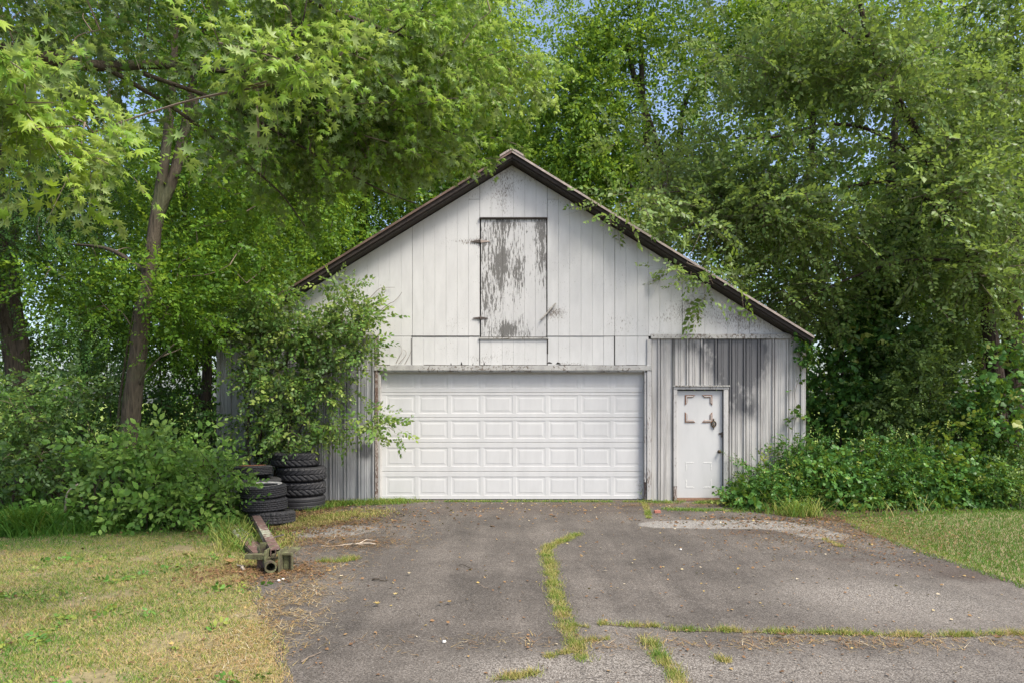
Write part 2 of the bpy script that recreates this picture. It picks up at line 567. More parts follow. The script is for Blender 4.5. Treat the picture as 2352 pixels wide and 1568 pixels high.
_ph = rng.rand(14, 4)
def lowf(x, y, f=1.0):
    v = 0
    for i in range(14):
        a = _ph[i,0]*6.28; k = f*(.5+2.6*_ph[i,1])
        v = v + np.sin((x*math.cos(a)+y*math.sin(a))*k*2+_ph[i,2]*6.28)*(1/(.6+_ph[i,1]*2))
    return v/7.5

# soil and forest floor; open sunny field far behind the trees
t = NT('forest_soil')
sep = t.n('ShaderNodeSeparateXYZ'); t.l(t.co, sep.inputs[0])
soil = t.ramp(t.noise(9, 8, .7), [(.3,(.035,.026,.018)),(.55,(.085,.062,.040)),(.75,(.15,.105,.062))])
field = t.ramp(t.noise(1.2, 6, .7), [(.3,(.12,.17,.035)),(.7,(.25,.30,.08))])
far = t.ramp(t.math('MULTIPLY', sep.outputs[1], .01), [(.26,0),(.32,1)])
t.bump(t.noise(25, 6, .7), .6, .03)
M['soil'] = t.done(t.mix(far, soil, field), .95, spec=.1)
g = MB(); g.add([(-300,-60,0),(300,-60,0),(300,500,0),(-300,500,0)], [(0,1,2,3)])
tag(g.build('ground', M['soil']), kind='structure')

DL = [(-1.2,-6.0), (-1.3,3.0)] + [tuple(gnd(*p)) for p in [(648,1568),(625,1480),(603,1420),(580,1370),(568,1335),(600,1318),(655,1300),(662,1262),(672,1225),(700,1196),(750,1178),(800,1165)]]
DR = [tuple(gnd(*p)) for p in [(1700,1172),(1800,1186),(1900,1196),(1960,1202),(2000,1222),(2100,1258),(2200,1292),(2290,1322),(2352,1342)]] + [(7.0,6.2),(9.5,5.6),(16,5.2),(16,-6.0)]
DRIVE = wob_poly(DL + [(-2.6,12.97),(3.9,12.97)] + DR, .10, .035, skip=(0,))
LAWN_L = wob_poly([(-1.0,-6.0),(-1.2,3.0)] + [tuple(gnd(*p)) for p in [(680,1568),(650,1480),(625,1420),(600,1370),(585,1335),(600,1300),(560,1225),(530,1190),(450,1205),(300,1213),(150,1220),(0,1222),(-200,1230)]] + [(-16,9.4),(-16,-6)], .15, .04)
LAWN_R = wob_poly([tuple(gnd(*p)) for p in [(1930,1192),(2050,1184),(2200,1177),(2352,1171),(2600,1165)]] + [(18,12.0),(18,4.6),(9.5,5.3),(7.0,6.0)] + [tuple(gnd(*p)) for p in [(2340,1352),(2290,1332),(2200,1300),(2100,1266),(2000,1232),(1960,1212)]], .15, .04)
M['lawn'] = flat_mat('lawn_soil', (.17,.14,.07), .95, .45, 14)
sheet('lawn', LAWN_L, .004, M['lawn'])
sheet('lawn', LAWN_R, .004, M['lawn'])

# asphalt: aggregate, faded streaks, worn pale patches and damp dark stains
t = NT('asphalt')
ag = t.voro(115, out='Color')
agg = t.n('ShaderNodeSeparateColor'); t.l(ag, agg.inputs[0])
ag2 = t.noise(75, 5, .75)
base = t.ramp(t.math('ADD', t.math('MULTIPLY', agg.outputs[0], .55), t.math('MULTIPLY', ag2, .45)), [(.15,(.033,.028,.024)),(.45,(.074,.065,.056)),(.72,(.112,.100,.088)),(.92,(.24,.22,.20))])
big = t.ramp(t.noise(.8, 7, .68), [(.32,.66),(.50,.98),(.68,1.30)])
trk = t.ramp(t.noise(1.1, 6, .6, t.map((2.6,.22,1))), [(.42,.92),(.62,1.18)])
big = t.mix(1.0, big, trk, 'MULTIPLY')
c = t.mix(1.0, base, t.mix(0.0, big, big), 'MULTIPLY')
G = lambda x, y: gnd(x, y)
def sp(px, py, rx, ry, am): p = gnd(px, py); return (float(p[0]), float(p[1]), rx, ry, am, 1)
pale = t.spots([sp(1570,1205,.75,.36,1.0), sp(1650,1203,.5,.30,.7), sp(1745,1200,.55,.26,.8), sp(1815,1212,.6,.30,.8), sp(1890,1230,.55,.35,.75),
                sp(735,1222,.75,.45,.95), sp(800,1212,.5,.3,.4)])
pm = t.ramp(t.math('ADD', pale, t.math('MULTIPLY', t.math('SUBTRACT', t.noise(2.2, 5, .6), .5), .55)), [(.42,0),(.50,1)])
c = t.mix(t.math('MULTIPLY', pm, .8), c, t.ramp(t.math('ADD', t.math('MULTIPLY', agg.outputs[1], .6), t.math('MULTIPLY', ag2, .4)), [(.2,(.11,.105,.095)),(.55,(.205,.195,.18)),(.85,(.36,.35,.325))]))
# older coarse surface in front and worn tracks
worn = t.spots([sp(2100,1390,1.3,.7,.45), sp(1950,1350,.8,.5,.3), sp(1300,1540,.9,.35,.5), sp(1700,1540,2.2,.35,.25), sp(2200,1540,2.0,.4,.25), sp(1420,1440,.5,.6,.3), sp(2000,1250,1.0,.6,.2)])
wm = t.math('MULTIPLY', t.ramp(t.math('ADD', worn, t.math('MULTIPLY', t.noise(6, 6, .7), .35)), [(.25,0),(.75,.6)]), 1.0)
c = t.mix(wm, c, t.ramp(agg.outputs[2], [(.15,(.06,.052,.045)),(.5,(.165,.148,.128)),(.95,(.36,.335,.30))]))
damp = t.spots([sp(1200,1168,4.5,.9,.65), sp(1750,1222,.9,.22,.7), sp(2260,1325,.5,.25,.95), sp(1990,1208,.9,.4,.5), sp(2180,1300,.8,.3,.7), sp(640,1320,.5,.35,.8), sp(700,1280,.7,.5,.3), sp(1950,1285,.3,.12,.6)])
dm = t.ramp(t.math('ADD', damp, t.math('MULTIPLY', t.math('SUBTRACT', t.noise(3, 6, .65), .5), .6)), [(.2,0),(.8,.62)])
c = t.mix(dm, c, (.055,.040,.032))
ve = t.n('ShaderNodeTexVoronoi'); ve.feature = 'DISTANCE_TO_EDGE'; ve.inputs['Scale'].default_value = 2.6
wv = t.n('ShaderNodeMix'); wv.data_type = 'VECTOR'; wv.inputs[0].default_value = .16
nz = t.n('ShaderNodeTexNoise'); nz.inputs['Scale'].default_value = 3.0; nz.inputs['Detail'].default_value = 5; t.l(t.co, nz.inputs['Vector'])
t.l(t.co, wv.inputs[4]); t.l(nz.outputs['Color'], wv.inputs[5]); t.l(wv.outputs[1], ve.inputs['Vector'])
crk = t.ramp(ve.outputs['Distance'], [(.004,1),(.016,0)])
old = t.ramp(t.math('ADD', t.spots([sp(1350,1540,1.1,.5,.9), sp(1750,1560,1.8,.45,.8), sp(2250,1550,2.0,.45,.7), sp(2080,1370,.9,.6,.6), sp(1950,1300,.6,.5,.4)]), t.math('MULTIPLY', t.math('SUBTRACT', t.noise(1.6, 4), .5), .8)), [(.3,0),(.8,.42)])
c = t.mix(t.math('MULTIPLY', crk, old), c, (.025,.022,.020))
t.bump(t.math('ADD', agg.outputs[0], ag2), .55, .006)
M['asphalt'] = t.done(c, .88, spec=.25)
sheet('driveway', DRIVE, .008, M['asphalt'])

def blades(name, P, h, w, tint, mat, lean=.6, curl=False, parent=None):
    n = len(P)
    a = rng.rand(n)*2*math.pi; u = np.stack([np.cos(a), np.sin(a), np.zeros(n)], 1)
    b = rng.rand(n)*2*math.pi; ln = lean*(.3+rng.rand(n))
    d = np.stack([np.cos(b)*ln, np.sin(b)*ln, np.ones(n)], 1); d /= np.linalg.norm(d,axis=1)[:,None]
    P3 = np.column_stack([P, np.full(n, .004)]) if P.shape[1] == 2 else P
    h = h[:,None]; w = w[:,None]
    if not curl:
        V = np.stack([P3-u*w/2, P3+u*w/2, P3+d*h], 1).reshape(-1,3)
        F = np.arange(3*n).reshape(-1,3); T = np.repeat(tint, 3)
    else:
        side = np.stack([np.cos(b), np.sin(b), np.zeros(n)], 1)
        dr = .35*(.5+rng.rand(n))[:,None]
        m1 = P3+d*h*.45; m2 = P3+d*h*.8+side*h*dr*.35; tp = P3+d*h*.95+side*h*dr*1.2-np.array([0,0,1.])*h*dr*.5
        V = np.stack([P3-u*w/2, P3+u*w/2, m1-u*w/2, m1+u*w/2, m2-u*w*.35, m2+u*w*.35, tp], 1).reshape(-1,3)
        f = np.array([(0,1,3),(0,3,2),(2,3,5),(2,5,4),(4,5,6)])
        F = (f[None]+(np.arange(n)*7)[:,None,None]).reshape(-1,3); T = np.repeat(tint, 7)
    return np_mesh(name, V, F, mat, parent, np.clip(T,0,1))

def scatter(poly, n, x0, x1, y0, y1, near=True):
    P = np.empty((0,2))
    while len(P) < n:
        q = np.column_stack([x0+(x1-x0)*rng.rand(n*2), y0+(y1-y0)*rng.rand(n*2)])
        if near: q = q[rng.rand(len(q)) < np.clip(4.5/np.maximum(q[:,1],1), .3, 1)]
        q = q[inside(poly, q)]
        P = np.vstack([P, q])
    return P[:n]

def sdist(P, poly):
    "rough distance to the vertices of an outline"
    out = np.full(len(P), 1e9)
    for v in poly: out = np.minimum(out, (P[:,0]-v[0])**2+(P[:,1]-v[1])**2)
    return np.sqrt(out)

# left lawn: patchy, half dried
P = scatter(LAWN_L, 250000, -9.5, -1.0, 3.6, 10.4)
lf = lowf(P[:,0], P[:,1], 1.0); lf2 = lowf(P[:,0]+31, P[:,1]-7, 3.0)
de = sdist(P, DRIVE[(DRIVE[:,0] < 0)])
dry = .58 + lf*.22 + lf2*.18 + lowf(P[:,0]-4, P[:,1]+17, 8.0)*.20 + .30*np.exp(-de/.7) - .45*np.clip((P[:,1]-8.6)/1.3, 0, 1)
keep = rng.rand(len(P)) < np.clip(1.1 - np.maximum(0, lowf(P[:,0]-11, P[:,1]+3, 2.4)-.22)*2.6, .10, 1)
P = P[keep]; dry = dry[keep]
tint = dry -.10 + lowf(P[:,0]*1.3-9, P[:,1]*1.3, 1.2)*.24 + rng.randn(len(P))*.22
h = (.016+.040*rng.rand(len(P))**1.5)*(1.3-.45*np.clip(dry,0,1))*(1+.35*lowf(P[:,0], P[:,1], 6.0))
tag(blades('lawn_grass', P, h, .0035+.0055*rng.rand(len(P)), tint, M['grass'], 1.1), 'short patchy half dried grass on the left lawn', 'grass', kind='stuff')
P = scatter(LAWN_R, 80000, 4.2, 12, 6.0, 12.2)
lf = lowf(P[:,0]+5, P[:,1], .8)
de = sdist(P, DRIVE[(DRIVE[:,0] > 3) & (DRIVE[:,1] < 12)])
dry = .02 + lf*.15 + .42*np.exp(-de/.35) + .10*lowf(P[:,0], P[:,1]+9, 3)
tint = dry + rng.randn(len(P))*.12
h = .035+.035*rng.rand(len(P))
tag(blades('lawn_grass', P, h, .005+.005*rng.rand(len(P)), tint, M['grass'], .8), 'short green grass on the right lawn', 'grass', kind='stuff')

# low clover and broadleaf weeds in the left lawn
P = scatter(LAWN_L, 2600, -8, -1.2, 4.0, 8.5)
P = P[lowf(P[:,0]+3, P[:,1]-2, 3.2)+(P[:,0] < -2.6)*.05 > .34]
P3 = np.column_stack([P, np.full(len(P), .015)])
tag(sprays('clover', P3, rand_dirs(len(P), .15, (0,0,.25)), .07+.07*rng.rand(len(P)), ('oval',5,.55,.1,60,.4,False), M['leaf_vine'], None, .88, .3),
    'bright clover and plantain patches in the left lawn', 'weeds', kind='stuff')

# cracks in the asphalt with grass growing out
CR = [
 ([(1328,1226),(1300,1240),(1262,1256),(1254,1272),(1264,1300),(1270,1340),(1281,1380),(1296,1420),(1302,1445),(1318,1470),(1328,1495),(1338,1515)], .10, .95, 'grass filled crack running down the middle of the driveway'),
 ([(1320,1478),(1360,1472),(1398,1470)], .035, .9, 'short side crack with dry grass right of the middle crack'),
 ([(1340,1500),(1300,1500),(1262,1510)], .05, .8, 'short side crack with grass left of the middle crack'),
 ([(1312,1438),(1340,1440),(1352,1444)], .02, .7, 'tiny grass filled crack off the middle crack'),
 ([(1385,1435),(1430,1438),(1470,1440),(1520,1441)], .05, .9, 'short crack of dry grass between the middle and long cross cracks'),
 ([(1540,1448),(1600,1450),(1700,1451),(1800,1455),(1900,1456),(2000,1460),(2100,1462),(2200,1461),(2300,1458),(2400,1455),(2600,1450)], .06, 1.0, 'long cross crack with green and dry grass at lower right'),
 ([(1482,1470),(1500,1490),(1520,1515),(1540,1540),(1560,1568),(1570,1600)], .085, 1.2, 'slanting grass filled crack at the bottom edge'),
 ([(1130,1562),(1190,1555),(1250,1545)], .075, .9, 'wide grass tuft at the bottom edge left of the slanting crack'),
 ([(1640,1508),(1665,1520)], .05, .8, 'small round grass tuft below the long cross crack'),
 ([(735,1290),(770,1292),(800,1288),(832,1282)], .07, 1.3, 'bright grass tuft on the asphalt right of the rusty beam'),
 ([(1478,1155),(1486,1170),(1490,1190)], .06, 1.0, 'weeds growing from the asphalt below the garage door corner'),
 ([(1895,1240),(1930,1256)], .06, .8, 'green tuft beside the pale patch on the right'),
]
M['crack_soil'] = flat_mat('crack_soil', (.10,.078,.05), .95, .4, 30)
for ci, (pl, w, hh, lab) in enumerate(CR):
    W = np.array([gnd(*p) for p in pl]); seg = np.linalg.norm(np.diff(W, axis=0), axis=1); L = seg.sum()
    cum = np.concatenate([[0], np.cumsum(seg)])
    # soil strip
    ss = np.linspace(0, L, max(6, int(L/.06))); X = np.interp(ss, cum, W[:,0]); Y = np.interp(ss, cum, W[:,1])
    X = X+rng.randn(len(X))*.008; Y = Y+rng.randn(len(Y))*.008
    tx, ty = np.gradient(X), np.gradient(Y); tl = np.hypot(tx, ty)+1e-9
    hw = w*.55*(.5+.6*rng.rand(len(X)))*np.minimum(1, np.minimum(ss, L-ss)/.08+.2)
    V = np.concatenate([np.stack([X-ty/tl*hw, Y+tx/tl*hw, np.full(len(X), .012)],1), np.stack([X+ty/tl*hw, Y-tx/tl*hw, np.full(len(X), .012)],1)])
    k = len(X); F = np.array([[(i, k+i, k+i+1),(i, k+i+1, i+1)] for i in range(k-1)]).reshape(-1,3)
    tag(np_mesh('crack_soil', V, F, M['crack_soil']), kind='structure')
    n = int(L*w*24000)+200
    s_ = rng.rand(n)*L; s_ += .10*np.sin(s_*9+ci)*np.sin(s_*23); s_ = np.clip(s_, 0, L)
    px = np.interp(s_, cum, W[:,0])+rng.randn(n)*w*.42; py = np.interp(s_, cum, W[:,1])+rng.randn(n)*w*.42
    kp = (lowf(px*4, py*4, 3) + rng.rand(n)*.5 > -.05) ; px = px[kp]; py = py[kp]; n = len(px)
    q = np.column_stack([px, py, np.full(n, .012)])
    tt = .60+.34*lowf(px*2.3, py*2.3, 2.5)+rng.randn(n)*.17
    tag(blades('crack_grass', q, hh*(.020+.055*rng.rand(n)**1.8), .003+.004*rng.rand(n), tt, M['grass'], 1.1, False), lab, 'grass', kind='stuff')

# weeds and dead grass along the foot of the barn and round the tyres
def strip(n, pl, w, h0, h1, t0, lab, lean=.8, curl=True, wd=.006):
    W = np.array([gnd(*p) for p in pl]); seg = np.linalg.norm(np.diff(W, axis=0), axis=1); cum = np.concatenate([[0], np.cumsum(seg)])
    s_ = rng.rand(n)*cum[-1]
    q = np.column_stack([np.interp(s_, cum, W[:,0]), np.interp(s_, cum, W[:,1])])+rng.randn(n,2)*w
    dens = lowf(q[:,0]*2, q[:,1]*2, 2) > -.35
    q = q[dens]; n = len(q)
    q3 = np.column_stack([q, np.full(n, .009)])
    tt = t0+.22*lowf(q[:,0]*3, q[:,1]*3, 2)+rng.randn(n)*.14
    tag(blades('verge_grass', q3, h0+(h1-h0)*rng.rand(n)**1.8, wd*(.6+.8*rng.rand(n)), tt, M['grass'], lean, curl), lab, 'grass', kind='stuff')
strip(5200, [(700,1172),(760,1160),(850,1156),(940,1153)], .12, .03, .13, .40, 'weeds and dry grass below the left metal siding')
strip(2600, [(940,1152.5),(1200,1152),(1480,1153)], .035, .02, .06, .35, 'thin moss and grass line below the garage door')
strip(1500, [(1490,1154),(1560,1155),(1680,1156)], .06, .02, .10, .40, 'weeds below the small door')
strip(1500, [(1530,1170),(1600,1172),(1700,1174)], .08, .02, .06, .35, 'low weeds on the asphalt in front of the small door')
strip(6500, [(670,1210),(720,1195),(790,1185),(860,1176)], .22, .02, .07, .66, 'dead brown grass on the dirt beside the tyres')
strip(1700, [(560,1300),(600,1290),(640,1255),(660,1225)], .12, .02, .10, .60, 'dry grass round the rusty beam')
strip(9000, [(-120,1222),(100,1220),(250,1212),(400,1204),(520,1192)], .22, .08, .34, .12, 'tall green grass along the edge of the left thicket', .6, True, .009)
strip(1300, [(480,1215),(535,1215),(552,1240),(560,1270)], .16, .08, .30, .42, 'tall yellowing grass beside the rusty beam', .7, True, .009)
strip(1500, [(20,1228),(60,1222),(100,1224)], .14, .2, .55, .12, 'large arching grass clump at the left edge', .6, True, .011)
strip(1500, [(1690,1170),(1800,1182),(1950,1186),(2120,1180),(2360,1170)], .12, .03, .10, .22, 'grass along the foot of the vine mound', .8, True, .008)
strip(350, [(1800,1180),(1850,1186),(1880,1184)], .12, .15, .42, .45, 'tall pale grass clump in front of the vine mound', .6, True, .008)

# fallen leaves
def litter(name, n, cen, rx, ry, size, lab, t0=.5, poly=None):
    c = gnd(*cen); q = np.column_stack([c[0]+rng.randn(n)*rx, c[1]+rng.randn(n)*ry])
    if poly is not None: q = q[inside(poly, q)]
    q = q[q[:,1] < 12.9]; n = len(q)
    q3 = np.column_stack([q, np.full(n, .016)+rng.rand(n)*.008])
    lv, lf_ = LEAF['oval']
    fr = frames(rand_dirs(n, .12), rng.randn(n)*.35)
    sz = size*(.5+rng.rand(n))
    W = np.einsum('mij,vj->mvi', fr, lv*np.array([1.2,1,1]))*sz[:,None,None]+q3[:,None,:]
    F = (lf_[None]+(np.arange(n)*len(lv))[:,None,None]).reshape(-1,3)
    tag(np_mesh(name, W.reshape(-1,3), F, M['litter'], None, np.repeat(np.clip(t0+rng.randn(n)*.22,0,1), len(lv))), lab, 'fallen leaves', kind='stuff')
litter('fallen_leaves', 900, (1250,1168), 3.4, .55, .028, 'small fallen leaves scattered in front of the garage door', .7)
litter('fallen_leaves', 3600, (690,1205), .75, .75, .030, 'brown leaf litter between the tyres and the rusty beam', .3)
litter('fallen_leaves', 900, (590,1312), .40, .30, .034, 'brown leaf litter in front of the rusty beam', .3)
litter('fallen_leaves', 2600, (2030,1235), 1.0, .8, .028, 'fallen leaves along the right edge of the driveway', .35)
litter('fallen_leaves', 900, (1850,1196), 1.2, .3, .04, 'fallen leaves below the vine mound', .3)
litter('fallen_leaves', 650, (1650,1320), 2.6, 2.2, .028, 'small yellow leaves scattered over the right of the driveway', .58, DRIVE)
litter('fallen_leaves', 110, (1050,1400), 1.3, 1.4, .028, 'few dry leaf scraps on the left of the driveway', .45, DRIVE)
litter('fallen_leaves', 260, (2050,1500), 1.6, .5, .022, 'dry leaf scraps and needles at the lower right', .4, DRIVE)
litter('fallen_leaves', 1100, (350,1350), 1.8, 1.6, .028, 'dry leaves lying in the left lawn', .45, LAWN_L)
litter('fallen_leaves', 2500, (250,1180), 2.6, .9, .06, 'leaf litter under the left thicket', .25)

def needles(n, cen, rx, ry, lab, t0=.45, poly=None):
    c = gnd(*cen); q = np.column_stack([c[0]+rng.randn(n)*rx, c[1]+rng.randn(n)*ry]); q = q[q[:,1] < 12.9]
    q = q[lowf(q[:,0]*2.5, q[:,1]*2.5, 2.5) > -.22]
    if poly is not None: q = q[inside(poly, q)]
    n = len(q); q3 = np.column_stack([q, np.full(n, .012)+.006*rng.rand(n)])
    tag(blades('dead_needles', q3, .04+.07*rng.rand(n), .004+.003*rng.rand(n), t0+rng.randn(n)*.2, M['litter'], 7.0), lab, 'dead leaves', kind='stuff')
needles(11000, (700,1200), .75, .75, 'rusty brown dead grass and needles beside the tyres', .52)
needles(4500, (600,1312), .42, .32, 'rusty brown needles heaped round the rusty beam', .48)
needles(3500, (770,1248), .5, .3, 'brown needles caught along the pale forked stick', .5)
needles(6000, (2000,1225), 1.0, .6, 'brown dead stalks along the right edge of the driveway', .45)
needles(6000, (610,1440), .22, 1.1, 'straw coloured dead grass over the left edge of the driveway', .8)
needles(2500, (2000,1478), 1.9, .10, 'dead stalks lying below the long cross crack', .7)
needles(3000, (1560,1160), 1.3, .15, 'brown dead stalks at the foot of the small door wall', .5)

# ------------------------------------------------------------------ barn
M['siding'] = paint_mat('white_siding_paint', (.53,.53,.515), .606, marks=[
    (-.12,5.75,.28,.42,.085),(.20,5.9,.3,.25,.07),(1.1,5.50,.7,.12,.07),(2.95,3.42,.40,.30,.10),(3.9,3.40,.6,.25,.095),(4.5,3.3,.5,.25,.10),(3.4,3.8,.35,.4,.07),(2.1,3.3,.7,.2,.04),
    (-.62,4.9,.06,.9,.05),(.66,3.6,.35,.35,.03),(-.5,2.62,.3,.1,.10),(1.2,2.52,.5,.04,.12),(.72,3.45,.25,.12,.16),(-.72,4.76,.3,.06,.16)])
M['loft'] = paint_mat('peeling_loft_paint', (.47,.47,.46), .560, (.115,.112,.104), streak=(5.5,5.5,.75), marks=[
    (-.20,4.35,.17,.65,.15),(.12,4.15,.13,.50,.13),(.55,4.6,.10,.7,.12),(-.5,4.0,.10,.9,.08),(.1,5.1,.7,.20,.09),(-.1,3.15,.5,.20,.11),(.12,3.55,.3,.4,-.05),(-.1,3.15,.12,.2,.06)])
M['trim'] = paint_mat('weathered_trim_paint', (.40,.395,.37), .53, (.12,.10,.08), streak=(2.5,2.5,2.5), grime=.4)
M['trim_v'] = paint_mat('weathered_jamb_paint', (.44,.43,.41), .56, (.11,.08,.062), streak=(9,9,1.3), grime=.25)
M['trim_brown'] = paint_mat('peeled_brown_jamb', (.42,.39,.36), .46, (.11,.068,.05), streak=(9,9,1.6), grime=.3)
M['gdoor'] = paint_mat('garage_door_white', (.51,.51,.50), .70, (.16,.13,.10), marks=[(0,-.02,9,.07,.17),(2.35,.2,.12,.25,.16),(-2.4,.3,.06,1.4,.05),(0,2.42,9,.05,.05)], streak=(7,7,7), grime=.09)
M['edoor'] = paint_mat('entry_door_white', (.47,.47,.46), .72, (.35,.3,.25), streak=(6,6,4), grime=.08)
M['bare'] = flat_mat('bare_brown_wood', (.20,.11,.068), .8, .5, 40, stretch=(1,1,1))
M['fascia'] = flat_mat('roof_edge_boards', (.034,.026,.021), .8, .55, 5, stretch=(2,2,6))
M['rooftin'] = flat_mat('rusty_roof_tin', (.13,.085,.065), .6, .5, 3, .3)
M['tinedge'] = flat_mat('pale_tin_edge', (.33,.27,.23), .5, .35, 6, .3)
M['darkgap'] = flat_mat('dark_board_backing', (.030,.027,.024), .9, .3, 10)
M['iron'] = flat_mat('rusty_iron', (.085,.070,.060), .7, .5, 60, .4)
M['brass'] = flat_mat('dark_brass', (.10,.075,.045), .45, .3, 60, .8)

def metal_siding(name, base, dark, marks, amount=.5):
    t = NT(name)
    v = t.map((7,7,.30))
    n = t.noise(3.0, 6, .65, v); n2 = t.noise(1.6, 5, .6)
    c = t.ramp(n, [(.30, dark), (.52, base), (.8, tuple(min(1, k*1.12) for k in base))])
    c = t.mix(t.ramp(n2, [(.35, .35),(.6, 0.)]), c, tuple(k*.62 for k in base))
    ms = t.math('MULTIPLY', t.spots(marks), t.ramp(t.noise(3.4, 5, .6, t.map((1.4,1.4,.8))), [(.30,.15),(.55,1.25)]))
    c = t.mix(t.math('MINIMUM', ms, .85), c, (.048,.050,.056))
    sc = t.ramp(t.noise(45, 3, .6, t.map((1,1,.25))), [(.70, 0),(.74,.5)])
    c = t.mix(sc, c, (.22,.17,.14))
    t.bump(t.noise(3, 3), .15, .02)
    return t.done(c, .48, .15)
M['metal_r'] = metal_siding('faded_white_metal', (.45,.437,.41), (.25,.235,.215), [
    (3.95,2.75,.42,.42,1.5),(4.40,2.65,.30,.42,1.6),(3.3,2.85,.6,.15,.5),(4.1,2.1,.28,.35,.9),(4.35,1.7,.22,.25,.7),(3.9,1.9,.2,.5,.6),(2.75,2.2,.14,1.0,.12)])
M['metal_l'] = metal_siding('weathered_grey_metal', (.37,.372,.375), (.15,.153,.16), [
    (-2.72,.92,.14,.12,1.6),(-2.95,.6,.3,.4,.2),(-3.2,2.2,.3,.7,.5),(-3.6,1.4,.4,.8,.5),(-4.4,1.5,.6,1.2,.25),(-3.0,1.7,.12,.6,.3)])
M['metal_side'] = metal_siding('weathered_side_metal', (.50,.50,.49), (.30,.29,.28), [(0,0,1,1,.1)])

barn = thing('barn', (0, YB, 0), 'weathered white gable barn garage with grey metal lean-to siding', 'barn')
SL = .614
YF = 12.68            # front edge of the roof
def roofz(x): return 6.33 - SL*abs(x)        # top of roofing
def wallz(x): return roofz(x) - .17
XL, XR = bx(500), bx(1848)

# dark backing board behind the siding (shows only through the joints)
mb = MB()
poly = [(XL+.02,.02),(XR-.02,.02),(XR-.02,wallz(XR)-.02),(0,wallz(0)-.02),(XL+.02,wallz(XL)-.02)]
gx0, gx1 = bx(872), bx(1481)
dx0, dx1 = bx(1553), bx(1663)
def backing(x0, x1, z0, z1f):
    zz0 = min(wallz(x0)-.02, z1f); zz1 = min(wallz(x1)-.02, z1f)
    pts = [(x0,z0),(x1,z0),(x1,zz1)]
    if x0 < 0 < x1 and z1f > wallz(0): pts.append((0, wallz(0)-.02))
    pts.append((x0,zz0))
    mb.prism(pts, YB+.020, YB+.06)
backing(XL+.02, gx0-.02, .02, 9); backing(gx0-.02+.001, gx1+.02, 2.44, 9)
backing(gx1+.021, dx0-.04, .02, 9); backing(dx0-.039, dx1+.04, 2.10, 9); backing(dx1+.041, XR-.02, .02, 9)
mb.build('wall_backing', M['darkgap'], barn)

# vertical plank siding
STEP = 1.24/6; X0 = bx(1102)
Z_SEAM = bz(772); Z_HEAD = bz(838); Z_TOP = bz(458)
LX0, LX1, LZ0, LZ1 = bx(1102), bx(1257), bz(775), bz(503)
k0 = int(math.floor((XL-X0)/STEP))-1
k = k0
while True:
    xa, xb_ = X0+k*STEP, X0+(k+1)*STEP
    sheet_l = (k % 6 == 0); sheet_r = ((k+1) % 6 == 0)
    k += 1
    if xa > XR: break
    xa, xb_ = max(xa, XL), min(xb_, XR)
    if xb_-xa < .03: continue
    ga = .0032 if sheet_l else .0010; gb = .0032 if sheet_r else .0010
    x0, x1 = xa+ga, xb_-gb
    mid = (x0+x1)/2
    spans = []
    lo = Z_SEAM+.004
    inl = LX0-.02 < mid < LX1+.02
    if inl: spans.append((LZ1+.03, 9))
    else:
        if (mid < LX0 or mid > bx(1180)) and wallz(mid) > Z_TOP+.1: spans += [(lo, Z_TOP-.003), (Z_TOP+.003, 9)]
        else: spans.append((lo, 9))
    if bx(870) < mid < bx(1492):
        if inl: spans.append((Z_HEAD+rng.rand()*.01, LZ0-.03))
        else: spans.append((Z_HEAD+rng.rand()*.012, Z_SEAM-.004))
    prd = rng.rand()*.0015 + (.0 if (k//6) % 2 else .002)
    for z0, z1 in spans:
        a, b = min(z1, wallz(x0)), min(z1, wallz(x1))
        if max(a, b) < z0+.03: continue
        a = max(a, z0+.01); b = max(b, z0+.01)
        pts = [(x0,z0),(x1,z0),(x1,b)]
        if x0 < -.01 and x1 > .01 and z1 > wallz(0): pts.append((0, wallz(0)))
        pts.append((x0,a))
        MB().prism(pts, YB-prd, YB+.016, .0022).build('plank', M['siding'], barn)

# ribbed metal siding
def ribbed(x0, x1, z0, z1, mat, name='metal_panel', y=YB, flip=False):
    PIT = .262; ph = bx(1608.5)
    prof = [(0,.0),(.008,-.026),(.030,-.026),(.036,.0),(.038,.022),(.058,.022),(.062,0),(.118,0),(.124,-.007),(.131,-.007),(.137,0),(.152,0),(.158,-.007),(.165,-.007),(.171,0),(.240,0),(.252,0)]
    pts = []
    kk = int(math.floor((x0-ph)/PIT))-1
    while ph+kk*PIT < x1+PIT:
        for u, d in prof:
            xx = ph+kk*PIT+u
            if x0 < xx < x1: pts.append((xx, d))
        kk += 1
    pts = [(x0, 0)]+pts+[(x1, 0)]
    v = []; f = []
    for xx, d in pts: v += [(xx, y+d, z0), (xx, y+d, z1)]
    for xx, d in pts: v += [(xx, y+d+.004, z0), (xx, y+d+.004, z1)]
    n = len(pts)
    for i in range(n-1):
        f.append((2*i, 2*i+2, 2*i+3, 2*i+1)); j = 2*n
        f.append((j+2*i, j+2*i+1, j+2*i+3, j+2*i+2))
        f.append((2*i+1, 2*i+3, j+2*i+3, j+2*i+1)); f.append((2*i, j+2*i, j+2*i+2, 2*i+2))
    f.append((0,1,2*n+1,2*n)); f.append((2*n-2, 4*n-2, 4*n-1, 2*n-1))
    return MB().add(v, f).build(name, mat, barn)
ZM = bz(775)
YM = YB-.004
rx = [bx(1496), bx(1545), bx(1674), bx(1765), XR]
ribbed(rx[0], rx[1]-.002, .015, ZM, M['metal_r'], y=YM)
ribbed(rx[1], rx[2]-.002, bz(884), ZM, M['metal_r'], y=YM-.001)
ribbed(rx[2], rx[3]-.002, .02, ZM, M['metal_r'], y=YM)
ribbed(rx[3], rx[4], .03, ZM, M['metal_r'], y=YM-.002)
lx = [XL, bx(592), bx(684), bx(776), bx(861)]
